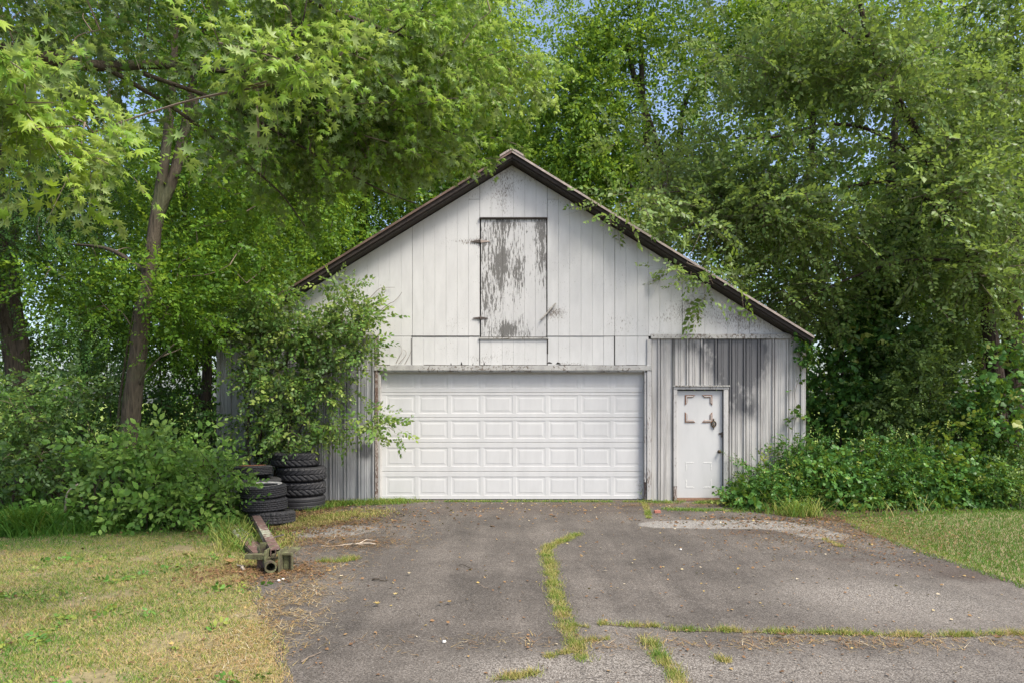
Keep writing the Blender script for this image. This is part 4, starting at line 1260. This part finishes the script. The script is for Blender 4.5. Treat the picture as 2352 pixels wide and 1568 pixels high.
# the nearest leaves, one by one
lvar = []
for i in range(8):
    me = bpy.data.meshes.new('leaf'); vv = LEAF['maple'][0]*np.array([1,1,1+rng.rand()*1.5])
    me.from_pydata([tuple(map(float,q)) for q in vv], [], [tuple(map(int,q)) for q in LEAF['maple'][1]])
    a = me.attributes.new('tint','FLOAT','POINT'); a.data.foreach_set('value', np.full(len(vv), .35+.65*rng.rand(), dtype=np.float32)); me.materials.append(M['leaf_maple']); lvar.append(me)
tips = [(at(60,300,4.4),.55),(at(150,330,4.7),.5),(at(30,240,4.2),.4),(at(625,130,5.0),.40),(at(650,180,5.2),.35),(at(1050,360,8.8),.4),(at(1110,365,9.0),.35),(at(960,330,8.2),.4),
        (at(1010,230,7.7),.5),(at(900,330,7.8),.5),(at(820,240,7.6),.5),(at(0,130,3.9),.25),(at(700,60,6.6),.35),(at(960,40,7.2),.4),(at(1190,130,8.6),.35),(at(1180,330,9.0),.3)]
mb_ = np.array([-7.2,5.9,0]); cnt = 0
for ti, (c0, L) in enumerate(tips):
    d0 = np.array([.75, -.15, -.25 if ti % 2 else .1]); d0 /= np.linalg.norm(d0)
    m = MB(); C_ = curve([c0-d0*L*1.1, c0, c0+d0*L*.7+np.array([0,0,-.05])], 5); m.tube(C_, np.linspace(.008,.003,len(C_)), 5); m.build('twig', M['twig'], mroot)
    for j in range(18):
        u = rng.rand(); p = C_[int(u*(len(C_)-1))]+rng.randn(3)*.015
        d = rand_dirs(1, .5, tuple(d0*.5+np.array([0,-.25,-.25])))[0]
        fr = frames(d[None], np.array([rng.randn()*.5]))[0]; sc = .075+.05*rng.rand()
        p = p + d*.05
        o = bpy.data.objects.new('leaf', lvar[rng.randint(8)]); COL.objects.link(o); o.parent = mroot
        mm = Matrix([[float(x) for x in r] for r in (fr*sc)]).to_4x4(); mm.translation = Vector([float(x) for x in (p-mb_)])
        o.matrix_basis = mm; cnt += 1

# --- the brown forked trunk left of the barn
fb = at(285, 1190, 11.0); fb[2] = 0
tr1 = ([fb]+vec((290,1050,11),(305,920,11),(322,770,11),(345,620,11),(360,490,11.05),(383,330,11.1),(398,160,11.2),(405,0,11.3),(430,-260,11.4)), [.20,.150,.140,.130,.118,.108,.08,.07,.06,.045,.03])
tr2 = (vec((352,560,11.06),(368,480,11.08),(394,420,11.15),(418,330,11.3),(438,220,11.5),(462,90,11.7),(520,-120,12)), [.085,.09,.085,.08,.065,.05,.025])
tr3 = ([fb+(-.2,.3,0)]+vec((268,1050,11.3),(274,930,11.3),(292,800,11.3),(310,700,11.4)), [.03,.022,.02,.018,.01])
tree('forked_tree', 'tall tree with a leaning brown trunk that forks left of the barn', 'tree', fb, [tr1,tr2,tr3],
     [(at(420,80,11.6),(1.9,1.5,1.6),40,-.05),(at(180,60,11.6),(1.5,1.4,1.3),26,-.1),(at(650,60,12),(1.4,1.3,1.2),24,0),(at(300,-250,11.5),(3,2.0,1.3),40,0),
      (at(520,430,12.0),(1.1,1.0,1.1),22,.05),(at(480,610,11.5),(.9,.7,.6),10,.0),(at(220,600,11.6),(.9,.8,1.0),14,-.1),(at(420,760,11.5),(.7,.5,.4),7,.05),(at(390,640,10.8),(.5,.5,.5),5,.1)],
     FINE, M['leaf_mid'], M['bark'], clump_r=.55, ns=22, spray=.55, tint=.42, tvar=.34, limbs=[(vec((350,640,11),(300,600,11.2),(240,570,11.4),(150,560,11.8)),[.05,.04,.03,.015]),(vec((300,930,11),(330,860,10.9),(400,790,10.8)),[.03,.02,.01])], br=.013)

# --- dark forked trunk at the left edge
db = at(70, 1150, 12.6); db[2] = 0
tree('conifer_tree', 'dark double trunked evergreen at the left edge of the thicket', 'tree', db,
     [([db]+vec((62,960,12.6),(40,860,12.6),(20,740,12.6),(5,620,12.6),(0,440,12.6),(-10,200,12.6)), [.24,.20,.18,.15,.12,.09,.05]),
      (vec((52,900,12.6),(52,800,12.6),(35,700,12.6),(30,600,12.7),(40,420,12.8)), [.12,.11,.10,.09,.05])],
     [(at(40,540,12.0),(1.3,1.1,1.1),26,-.05),(at(-120,650,12.0),(1.2,1,1.2),18,-.1),(at(120,430,12.6),(1.2,1,.9),20,0),(at(60,200,12.6),(1.5,1.2,1.3),22,0),(at(200,760,11.8),(.7,.6,.45),9,.1)],
     ('diamond', 20, .10, .5, 40, .5, False), M['leaf_dark'], M['bark_dark'], clump_r=.6, ns=24, spray=.6, tint=.55, tvar=.3, droop=.4)

# --- trees standing in the wood left of and behind the barn
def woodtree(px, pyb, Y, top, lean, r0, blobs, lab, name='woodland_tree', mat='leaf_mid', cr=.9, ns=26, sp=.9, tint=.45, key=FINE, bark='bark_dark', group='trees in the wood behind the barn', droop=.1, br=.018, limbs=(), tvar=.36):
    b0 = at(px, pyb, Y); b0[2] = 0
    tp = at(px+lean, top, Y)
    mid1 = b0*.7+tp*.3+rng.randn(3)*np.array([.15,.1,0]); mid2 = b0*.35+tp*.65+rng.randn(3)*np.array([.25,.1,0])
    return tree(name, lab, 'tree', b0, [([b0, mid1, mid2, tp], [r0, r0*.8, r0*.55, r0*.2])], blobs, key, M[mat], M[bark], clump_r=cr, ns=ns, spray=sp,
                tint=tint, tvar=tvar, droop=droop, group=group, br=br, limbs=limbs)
woodtree(445, 1000, 15.0, 100, 30, .12, [(at(430,500,15),(1.8,1.5,1.8),34,.12),(at(560,620,15),(1.3,1.2,1.2),22,-.02),(at(320,640,15.5),(1.5,1.2,1.2),22,0),(at(600,330,15),(1.6,1.3,1.5),26,.1)],
   'slender dark trunked tree right of the forked trunk', cr=.7, ns=26, sp=.7)
woodtree(185, 1000, 16.5, -50, 60, .11, [(at(120,480,16.5),(2.0,1.5,2.0),34,.05),(at(330,420,17),(1.5,1.4,1.3),22,.22),(at(-100,300,16.5),(2,1.5,2.5),30,0),(at(300,700,16.5),(1.7,1.3,1.2),20,.05)],
   'thin tree between the evergreen and the forked trunk', cr=.75, ns=26, sp=.75, mat='leaf_bright', tint=.42)
woodtree(560, 1000, 19.0, -200, 60, .15, [(at(640,420,19),(2.4,2,2.6),44,.0),(at(520,180,19),(2.5,2,2.0),34,.05),(at(760,250,20),(2.5,2,2.4),40,.08),(at(560,640,19),(1.8,1.6,1.4),24,-.1)],
   'tall tree close behind the left roof slope', cr=.9, ns=25, sp=.85)
woodtree(820, 1000, 26.5, -350, 40, .2, [(at(820,470,26.5),(4.2,2.6,2.6),52,-.12),(at(700,560,26),(3.0,2.2,2.2),30,-.2),(at(980,330,27),(3.6,2.6,3.2),50,.0),(at(840,80,27),(4.5,3,4),52,.1)],
   'dark leaved tree above the left half of the roof', mat='leaf_mid', cr=1.15, ns=25, sp=1.2, tint=.40)
woodtree(1080, 1000, 29.5, -300, -20, .19, [(at(1060,180,29.5),(3.6,2.8,4.2),70,.2),(at(1170,60,30),(2.4,2.2,3.0),36,.3),(at(1120,330,29.5),(2.6,2.2,1.8),26,.1)],
   'bright yellow green tree behind the barn peak', mat='leaf_bright', cr=1.1, ns=25, sp=1.18, tint=.60)
# tree with pale leaning limbs right of the peak
woodtree(1560, 1000, 25.0, -150, -100, .2, [(at(1330,230,25),(2.6,2.4,3.0),58,.14),(at(1470,360,25),(3.0,2.4,1.6),44,.06),(at(1400,60,25),(2.2,2.2,1.2),22,.15),(at(1620,200,25.5),(2.6,2.2,2.6),30,.08),(at(1290,400,25),(1.6,1.6,1.1),18,.0),(at(1550,-150,25),(5,3,2),40,.1),(at(1480,520,24.5),(1.8,1.6,1.0),14,-.1)],
   'broad tree with leaning limbs behind the right roof slope', mat='leaf_bright', cr=1.0, ns=25, sp=1.1, tint=.46,
   limbs=[(vec((1540,420,25),(1490,280,25),(1455,170,25),(1440,90,25)),[.16,.13,.10,.06]),(vec((1600,480,25),(1530,430,24.5),(1470,440,24),(1420,400,24)),[.13,.10,.07,.04]),(vec((1560,420,25),(1570,250,25),(1640,120,25)),[.13,.09,.05])])
woodtree(1850, 1000, 23.0, -200, 0, .17, [(at(1800,200,23),(3.0,2.2,2.2),30,.1),(at(1950,60,23),(3,2.2,1.6),22,.1),(at(2050,380,22),(2.4,2,2),26,0),(at(1780,560,22.5),(2.0,1.8,1.4),16,-.05),(at(1760,30,23),(2.2,1.8,1.6),20,.1)],
   'tall tree filling the gap above the right eave', mat='leaf_mid', cr=1.0, ns=26, sp=1.1, tint=.45)
woodtree(2150, 1000, 21.0, -200, 40, .17, [(at(2150,160,21),(2.6,2,2.4),26,.08),(at(2300,420,20),(2.4,2,2.4),36,0),(at(2200,640,20),(2.4,2,1.6),28,-.1)],
   'tall tree behind the ivy covered trunk', mat='leaf_mid', cr=.95, ns=26, sp=1.05, tint=.45)

# --- right foreground tree with long drooping sprays over the roof
rb = at(2300, 1150, 13.6); rb[2] = 0
tree('locust_tree', 'big tree with drooping greyish sprays hanging over the right roof slope', 'tree', rb,
     [([rb]+vec((2295,1020,13.6),(2288,880,13.6),(2262,700,13.6),(2210,520,13.5),(2120,330,13.3),(2010,130,13.0),(1960,-60,12.8)), [.18,.16,.15,.12,.09,.07,.055,.035])],
     [(at(1640,450,14.2),(1.3,.9,.75),24,.0),(at(1800,480,13.8),(1.5,1.1,.9),30,.03),(at(1700,220,13.8),(1.4,1.2,.7),20,.04),(at(1850,110,13.2),(1.6,1.2,.7),24,.18),(at(2040,200,13),(1.4,1.2,.9),20,.14),
      (at(1900,560,13.6),(1.2,1.0,.7),20,.08),(at(1800,670,13.9),(.8,.7,.4),9,.10),(at(2190,640,13.2),(.9,.8,.7),12,.0),(at(2230,330,13),(1.2,1,1.4),24,.06),(at(1590,520,13.4),(.5,.4,.2),4,.05),(at(1640,650,12.55),(.28,.15,.12),2,.1),
      (at(1440,462,12.5),(.40,.10,.08),2,.1),(at(1900,-150,13),(3.2,2,1.0),28,.05),(at(2130,400,12.5),(.8,.4,1.0),12,.05),(at(1950,330,12.9),(.9,.4,.35),7,.08),(at(1760,330,13.2),(.6,.4,.2),3,.08),(at(1880,700,14.2),(.8,.6,.35),8,.05),(at(2330,560,12.8),(.9,.8,1.1),13,.05),(at(1540,330,14.5),(1.0,.9,.9),12,.05),(at(1560,600,12.6),(.2,.1,.08),1,.1)],
     PINN, M['leaf_grey'], M['bark_red'], clump_r=.60, ns=19, spray=.62, tint=.68, tvar=.42, droop=.12, flat=.4, twigs=True, attach=.2,
     limbs=[(vec((2140,380,13.3),(2000,300,13.2),(1895,287,13.0),(1800,312,13.0),(1740,318,13.0),(1690,316,13.1)),[.05,.035,.028,.022,.016,.010]),
            (vec((2190,500,13.5),(2050,420,13.5),(1900,440,13.6),(1700,455,13.6),(1560,440,13.5),(1420,468,13.0)),[.05,.04,.03,.02,.012,.006]),
            (vec((2010,130,13.0),(1990,100,12.9),(1960,90,12.9),(1925,60,12.9)),[.05,.04,.03,.02]),
            (vec((2230,600,13.5),(2080,600,13.4),(1950,640,13.3),(1820,700,13.4)),[.04,.03,.02,.01])], br=.012, ignore=True)
r2 = at(2335, 1120, 14.6); r2[2] = 0
tree('locust_tree', 'thick reddish double trunk at the right edge behind the drooping tree', 'tree', r2,
     [([r2]+vec((2330,900,14.6),(2325,700,14.6),(2340,500,14.6),(2365,200,14.6)), [.24,.21,.19,.15,.08]),
      ([r2+(-.5,.2,0)]+vec((2262,1000,14.6),(2258,850,14.6),(2270,640,14.8),(2290,400,15)), [.17,.14,.12,.09,.05])],
     [(at(2400,250,14.4),(1.4,1.3,2.0),26,0),(at(2420,560,14.4),(1.2,1.0,1.2),16,0),(at(2300,60,14.4),(1.8,1.4,1.4),26,.08)],
     PINN, M['leaf_grey'], M['bark_red'], clump_r=.65, ns=20, spray=.65, tint=.45, tvar=.32, droop=.4, group='trees at the right edge', br=.012)

# --- ivy covered trunk
ib = at(2010, 1150, 15.6); ib[2] = 0
tree('ivy_covered_tree', 'dark trunk wrapped in dense ivy behind the vine mound', 'tree', ib,
     [([ib]+vec((2015,950,15.6),(2025,750,15.6),(2035,560,15.6),(2050,380,15.6),(2060,200,15.6)), [.25,.2,.17,.14,.1,.05])],
     [(at(2000,860,15.2),(1.0,.7,1.0),26,0),(at(2040,620,15.3),(.95,.7,1.3),36,0),(at(1960,730,15.4),(.8,.6,.6),14,0),(at(2090,480,15.4),(.8,.6,1.0),20,0),(at(2120,800,15.2),(.8,.6,.9),16,0)],
     IVY, M['leaf_dark'], M['bark_dark'], clump_r=.42, ns=22, spray=.42, tint=.5, tvar=.32, droop=.3)
# lower trees and shrubs on the right
def shrub(px, pyb, Y, blobs, lab, mat, key, name='shrub', cr=.4, ns=18, sp=.42, tint=.5, stems=5, tvar=.32, cat='shrub', group=None, droop=.1, bark='bark_dark', sr=.018, ignore=False, flat=.7):
    b0 = at(px, pyb, Y); b0[2] = 0
    tr = []
    for i in range(stems):
        bb = blobs[i % len(blobs)][0]; off = rng.randn(3)*np.array([.10,.08,0])
        tip = np.array(bb)+rng.randn(3)*.15
        tr.append(([b0+off*1.5, b0*.5+tip*.5+off+(0,0,.15), tip], [sr, sr*.7, sr*.3]))
    return tree(name, lab, cat, b0, tr, blobs, key, M[mat], M[bark], clump_r=cr, ns=ns, spray=sp, tint=tint, tvar=tvar, droop=droop, group=group, br=.006, ignore=ignore, flat=flat)
shrub(1930, 1120, 14.6, [(at(1900,930,14.6),(.7,.7,1.0),22,0),(at(1930,760,14.8),(.7,.7,.6),12,.1)], 'leafy shrub between the right wall and the ivy covered trunk', 'leaf_vine', IVY, cr=.42, ns=18, sp=.4, sr=.03)
shrub(2160, 1100, 13.9, [(at(2130,860,13.9),(1.0,.8,.8),24,.12),(at(2180,760,14.0),(.9,.7,.6),14,.1),(at(2080,950,13.9),(.8,.7,.6),14,.0)], 'greyish shrub in front of the ivy covered trunk', 'leaf_grey', BUSH, cr=.45, ns=20, sp=.45, sr=.03)
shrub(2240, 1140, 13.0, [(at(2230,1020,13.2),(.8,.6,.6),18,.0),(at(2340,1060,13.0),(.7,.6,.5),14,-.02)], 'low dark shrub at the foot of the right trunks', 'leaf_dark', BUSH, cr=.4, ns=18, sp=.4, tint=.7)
shrub(2300, 1150, 13.1, [(at(2310,860,13.0),(.55,.3,.8),12,.05),(at(2260,940,13.0),(.35,.3,.5),7,.0)], 'vine tangle climbing in front of the thick right trunks', 'leaf_vine', IVY, cr=.35, ns=13, sp=.38, tint=.5, droop=.3)
shrub(2330, 1160, 12.0, [(at(2330,1130,12.2),(.6,.4,.25),10,.1),(at(2400,1100,12.4),(.6,.4,.4),8,.1)], 'brownish green weeds at the right end of the vine mound', 'leaf_grey', BUSH, cr=.3, ns=16, sp=.35)
shrub(2178, 1130, 12.6, [(at(2172,1010,12.6),(.16,.12,.28),4,.15),(at(2178,1070,12.5),(.15,.12,.2),3,.2)], 'tall weed with large hanging leaves in the vine mound', 'leaf_vine', ('oval',7,.30,.6,40,.3,False), cr=.14, ns=7, sp=.38, tint=.85, stems=2, sr=.01)

# vine mound in front of the right wall
vm = [(at(1790,1120,12.4),(.55,.45,.35),22,.05),(at(1900,1090,12.4),(.65,.5,.42),26,.02),(at(2020,1080,12.5),(.7,.5,.48),28,0),(at(2150,1090,12.5),(.7,.5,.42),26,0),(at(2260,1110,12.5),(.6,.4,.36),18,-.03),(at(1720,1150,12.3),(.26,.3,.16),10,.1),(at(1850,1040,12.7),(.35,.2,.22),8,.0)]
for i_, (c0, r_, n_, tt) in enumerate(vm):
    lab = ['bramble mound left of the doorstep end, light green and lowest','', '', '', '', '', ''][i_]
labs = ['bramble mound covering the foot of the right metal wall', 'bramble mound just past the right corner of the barn', 'densest dark vine mound in the middle of the hedge', 'vine mound in front of the tall hanging weed', 'low vine mound nearest the right trunks', 'small bramble sprout beside the small door', 'vines climbing the lower right corner of the barn']
for i_, (c0, r_, n_, tt) in enumerate(vm):
    px_ = 1176+c0[0]*FPX/c0[1]
    shrub(px_, 1180, c0[1], [(c0, r_, n_, tt), (np.array([c0[0],c0[1]-.15,max(.12,c0[2]-.45)]), (r_[0]*1.08,r_[1],.14), max(6,int(n_*.7)), tt+.05)], labs[i_], 'leaf_vine', IVY if i_ % 2 else BUSH, name='bramble', cr=.26, ns=20, sp=.30, tint=.50, cat='bramble', group='vines and brambles right of the barn', ignore=True, sr=.008, flat=.9)
strip(90, [(1720,1170),(1900,1186),(2150,1182)], .2, .2, .5, .62, 'dry stalks standing in front of the vine mound', .5, True, .006)

# branch reaching up across the wall by the small door
def leafy_vine(lab, paths, key, mat, leafs, r=.006, ns=12, sp=.2, tint=.5, name='climbing_vine', yoff=.06, spread=(1,.3,.8)):
    allp = [np.array([bx(a), YB-yoff-.03*rng.rand(), bz(b_)]) for pl in paths for a, b_ in pl]
    root = thing(name, allp[0], lab, 'vine')
    P = []
    for pl in paths:
        pts = [np.array([bx(a), YB-yoff-.03*rng.rand(), bz(b_)]) for a, b_ in pl]
        C_ = curve(pts, 6); m = MB(); m.tube(C_, np.linspace(r, r*.4, len(C_)), 5, .2); m.build('stem', M['twig'], root)
        idx = rng.randint(0, len(C_), ns); P.append(C_[idx]+rng.randn(ns,3)*.015)
    P = np.concatenate(P); D = rng.randn(len(P),3)*np.array(spread); D[:,1] = -abs(D[:,1])*.6
    o = sprays('leaves', P, D, sp*(.6+.7*rng.rand(len(P))), key, M[mat], root, tint, .4); o['kind'] = 'stuff'
SM = ('oval', 7, .24, .25, 60, .5, False)
leafy_vine('leafy shoot arching across the wall right of the door knob', [[(1790,1110),(1760,1090),(1725,1070),(1690,1052),(1665,1045)],[(1700,1120),(1740,1090),(1780,1060),(1810,1040),(1850,1030)],[(1720,1090),(1690,1100),(1675,1120)]], SM, 'leaf_vine', 8, .008, 26, .20, .6)
leafy_vine('thin ivy strand hanging down the right end of the metal wall', [[(1828,800),(1836,850),(1822,900),(1826,950),(1812,1000),(1806,1040)],[(1836,850),(1845,820),(1842,790)],[(1816,960),(1840,955),(1850,960)]], ('ivy',3,.42,.3,60,.6,False), 'leaf_vine', 8, .005, 12, .17, .4)
leafy_vine('ivy clump under the right eave', [[(1846,840),(1842,810),(1838,785),(1820,760),(1800,742)],[(1840,785),(1850,800),(1856,830)]], ('ivy',5,.36,.3,60,.6,False), 'leaf_vine', 8, .008, 22, .2, .35, yoff=.16)
leafy_vine('sparse sprout at the base of the small door', [[(1680,1150),(1668,1128),(1655,1118)],[(1690,1150),(1672,1140)]], SM, 'leaf_vine', 8, .005, 9, .16, .65)
leafy_vine('small vine sprout at the lower right corner of the garage door', [[(1478,1150),(1476,1120),(1466,1112)],[(1482,1150),(1474,1135)]], SM, 'leaf_vine', 8, .004, 3, .10, .6, yoff=-.05)

# --- bush growing over the left metal siding
hb_ = at(608, 1150, 12.4); hb_[2] = 0
def f_bush():
    Y = 12.25
    blobs = [(at(600,700,Y),(.40,.25,.22),9,.02),(at(545,730,Y),(.3,.3,.22),6,.0),(at(660,755,Y),(.62,.30,.36),21,.0),(at(745,790,Y),(.65,.28,.38),19,.02),(at(615,850,Y),(.58,.30,.42),17,.0),(at(700,900,Y),(.5,.25,.36),10,-.02),(at(590,770,Y),(.35,.3,.35),8,-.02),
             (at(790,725,Y),(.45,.25,.25),12,.03),(at(610,950,Y),(.28,.3,.35),8,-.02),(at(680,1000,Y-.1),(.42,.25,.25),9,.12),(at(820,700,Y),(.22,.15,.16),4,.1),(at(830,780,Y),(.22,.2,.22),5,.08),
             (at(780,990,Y),(.42,.2,.16),7,.12),(at(850,965,Y-.1),(.28,.15,.08),4,.12),(at(760,870,Y),(.3,.2,.15),5,.1),(at(620,1030,Y),(.35,.25,.14),5,.1),(at(900,985,Y-.1),(.08,.08,.06),1,.15),(at(800,660,Y),(.25,.15,.12),3,.15)]
    tr = []
    for tx_, ty_ in ((560,860),(600,820),(640,860),(680,880),(720,930),(580,930),(650,940),(540,950),(700,850),(620,760),(660,700),(600,990)):
        o_ = rng.randn(3)*np.array([.09,.07,0]); tip = at(tx_,ty_,Y)+rng.randn(3)*.08
        tr.append(([hb_+o_, hb_*.55+tip*.45+o_*1.4, tip], [.022,.016,.008]))
    lim = [(vec((640,850,Y),(720,760,Y),(780,690,Y),(815,668,Y)),[.014,.010,.007,.004]),(vec((640,1000,Y),(720,990,Y),(800,985,Y),(890,980,Y-.1)),[.012,.010,.007,.003]),(vec((680,880,Y),(780,850,Y),(850,850,Y)),[.012,.008,.004])]
    tree('honeysuckle_bush', 'large leafy bush growing up over the left metal siding', 'bush', hb_, tr, blobs, ('oval', 10, .27, .25, 60, 1.0, False), M['leaf_shrub'], M['bark_red'], clump_r=.26, ns=12, spray=.36, tint=.62, tvar=.48,
         droop=.2, flat=.7, twigs=True, limbs=lim, br=.006, ignore=True)
f_bush()
shrub(520, 1120, 13.4, [(at(420,800,13.2),(.7,.5,.7),14,.05),(at(500,690,13.0),(.75,.5,.4),14,.02)], 'feathery sapling between the forked trunk and the barn corner', 'leaf_mid', FINE, cr=.42, ns=20, sp=.45, sr=.025, tint=.55)

# --- left thicket: separate bushes from the back to the lawn edge
TH = [
 (60, 1180, 11.2, [(at(50,950,11.2),(1.0,.7,.7),28,-.05),(at(160,920,11.4),(.7,.6,.5),12,-.05),(at(-120,950,11.2),(.9,.7,.8),22,0)], 'big dark bush at the left edge of the thicket', 'leaf_shrub', .50, .36),
 (170, 1190, 10.9, [(at(150,1040,10.9),(.8,.6,.35),14,-.1),(at(40,1090,10.8),(.7,.5,.3),8,-.15)], 'dark twiggy bush low in the left thicket', 'leaf_shrub', .30, .36),
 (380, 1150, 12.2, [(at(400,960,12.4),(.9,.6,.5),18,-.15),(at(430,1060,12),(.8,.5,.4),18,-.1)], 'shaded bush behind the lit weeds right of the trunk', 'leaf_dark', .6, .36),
 (260, 1205, 10.3, [(at(225,1100,10.35),(.20,.3,.24),4,.05),(at(330,1030,10.4),(.16,.2,.16),3,.18),(at(215,1020,10.5),(.16,.2,.12),2,.12),(at(250,1170,10.2),(.3,.2,.08),3,.0),(at(120,1170,10.3),(.3,.3,.12),3,-.02)], 'light green bush in front of the forked trunk', 'leaf_weed', .62, .34),
 (390, 1205, 10.2, [(at(370,1110,10.25),(.20,.3,.22),4,.10),(at(445,1100,10.2),(.22,.3,.24),4,.12),(at(400,1165,10.1),(.5,.25,.10),5,.0),(at(330,1155,10.2),(.2,.3,.16),2,.05),(at(402,1035,10.5),(.08,.12,.12),2,.15),(at(350,1040,10.4),(.3,.3,.2),6,.15)], 'bright leafy bush between the forked trunk and the tyres', 'leaf_weed', .68, .34),
 (490, 1205, 10.3, [(at(500,1080,10.35),(.25,.25,.12),4,.14),(at(470,1155,10.2),(.3,.25,.12),5,.05),(at(515,1150,10.3),(.18,.2,.15),3,.1),(at(440,1050,10.8),(.3,.3,.18),4,.12)], 'bright green bush beside the tyre stacks', 'leaf_weed', .70, .32),
]
for px_, pyb_, Y_, bl, lab, mt, ti, sp_ in TH:
    shrub(px_, pyb_, Y_, bl, lab, mt, BUSHL if Y_ < 10.6 else BUSH, name='bush', cr=.36, ns=13, sp=sp_*1.1, tint=ti, stems=12, cat='bush', group='bushes of the left thicket', sr=.014, tvar=.4, bark='bark_red')
# leafy shoots reaching out over the tyres
for a_, b2_, lab in (((505,1080,10.2),(585,1102,9.95),'leafy shoot reaching across the rusty rimmed wheel'),((500,1120,10.2),(600,1112,9.9),'leafy shoot hanging over the top of the front tyre stack'),((480,1070,10.4),(560,1058,10.3),'leafy shoot pointing at the barn corner above the tyres')):
    a_ = at(*a_); b2_ = at(*b2_); root = thing('leafy_shoot', a_, lab, 'branch')
    C_ = curve([a_, (a_+b2_)/2+(0,0,.05), b2_], 6); m = MB(); m.tube(C_, np.linspace(.007,.002,len(C_)), 5); m.build('stem', M['twig'], root)
    n_ = 34; us = np.linspace(0,1,n_); P = np.array([np.interp(us, np.linspace(0,1,len(C_)), C_[:,i]) for i in range(3)]).T
    fw = (b2_-a_)/np.linalg.norm(b2_-a_); D = np.array([fw*.5+np.array([0,-.3,-.5 if i % 2 else .15])+rng.randn(3)*.2 for i in range(n_)])
    lv_, lf2 = LEAF['oval']; fr = frames(D, rng.randn(n_)*.5); sz = .055+.03*rng.rand(n_)
    W = np.einsum('mij,vj->mvi', fr, lv_*np.array([1.5,1,1]))*sz[:,None,None]+P[:,None,:]
    o = np_mesh('leaves', W.reshape(-1,3), (lf2[None]+(np.arange(n_)*6)[:,None,None]).reshape(-1,3), M['leaf_shrub'], root, np.repeat(.7+.25*rng.rand(n_), 6)); o['kind'] = 'stuff'
# bare saplings and stems in the thicket
for i_, (p0, p1, r_, lab) in enumerate((((112,1215),(180,1110),.022,'pale curved sapling stem leaning right in the left thicket'),((20,1200),(45,1050),.02,'thin dark stem at the left edge of the thicket'),((262,1190),(255,760),.02,'thin straight stem left of the forked trunk'),((440,1120),(455,720),.035,'dark thin trunk right of the forked trunk'),((478,1120),(485,780),.03,'dark thin trunk nearest the barn corner'),((350,1120),(372,700),.03,'thin dark trunk close right of the forked trunk'))):
    Y_ = 10.1 if i_ < 2 else 13+i_*.4
    b0 = gnd(*p0) if i_ < 2 else at(p0[0],1100,Y_)[:2]; b0 = np.array([b0[0], b0[1], 0]); Yq = b0[1]
    t0 = at(p1[0],p1[1],Yq)
    C_ = curve([b0, (b0*.6+t0*.4)+rng.randn(3)*.04, (b0*.3+t0*.7)+rng.randn(3)*.04, t0], 5); m = MB(); m.tube(C_, np.linspace(r_, r_*.5, len(C_)), 7, .15)
    tag(m.build('sapling', M['twig_pale'] if i_ == 0 else M['bark_dark'], None, True), lab, 'sapling', 'bare stems in the left thicket')
# ground ivy at the thicket edge
P = scatter(np.array([gnd(-150,1215),gnd(120,1226),gnd(300,1218),gnd(540,1200),gnd(560,1160),gnd(-150,1140)]), 2200, -12, -2, 9.4, 13, False)
P3 = np.column_stack([P, .05+.12*rng.rand(len(P))])
tag(sprays('ground_cover', P3, rand_dirs(len(P), .3, (0,-.2,.3)), .14+.14*rng.rand(len(P)), ('oval',7,.30,.1,60,.5,False), M['leaf_vine'], None, .45, .4), 'low green ground cover along the foot of the left thicket', 'ground cover', kind='stuff')
P = np.column_stack([3.5+9*rng.rand(1500), 12.3+3.5*rng.rand(1500)]); P = P[P[:,0] > 5.6]
P3 = np.column_stack([P, .05+.3*rng.rand(len(P))])
tag(sprays('ground_cover', P3, rand_dirs(len(P), .3, (0,-.2,.3)), .2+.2*rng.rand(len(P)), ('oval',7,.30,.1,60,.5,False), M['leaf_vine'], None, .35, .4), 'low dark ground cover beneath the right shrubs', 'ground cover', kind='stuff')

# --- understorey and far wood that read as one mass
def mass(name, n, x0, x1, y0, y1, z0, z1, size, mat, tint, lab, key=FINE, zpow=1.0, skip=None):
    P = np.column_stack([x0+(x1-x0)*rng.rand(n), y0+(y1-y0)*rng.rand(n), z0+(z1-z0)*rng.rand(n)**zpow])
    v = lowf(P[:,0]*.8+P[:,2]*.7, P[:,1]*.5+P[:,2], .5); P = P[(v > -.30)]
    if skip is not None: P = P[~skip(P)]
    v = lowf(P[:,0]+50, P[:,2]*1.3+P[:,1]*.5, .6)
    tag(sprays(name, P, rand_dirs(len(P), .5, (0,0,-.1)), size*(.6+.8*rng.rand(len(P))), key, M[mat], None, tint, .4, v*.2), lab, 'woodland', kind='stuff')
inbarn = lambda P: (abs(P[:,0]) < 6.2) & (P[:,1] < 22.8)
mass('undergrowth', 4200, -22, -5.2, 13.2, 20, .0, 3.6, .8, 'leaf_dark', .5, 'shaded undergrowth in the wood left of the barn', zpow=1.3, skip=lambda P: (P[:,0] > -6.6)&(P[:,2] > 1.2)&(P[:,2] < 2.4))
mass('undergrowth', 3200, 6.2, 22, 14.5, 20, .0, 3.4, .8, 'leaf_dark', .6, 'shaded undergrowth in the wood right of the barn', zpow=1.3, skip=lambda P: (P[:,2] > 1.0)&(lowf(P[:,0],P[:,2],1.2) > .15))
mass('far_woodland', 5200, -60, 60, 44, 60, .5, 21, 2.6, 'leaf_bright', .5, 'far sunlit wood beyond the field', zpow=.9)
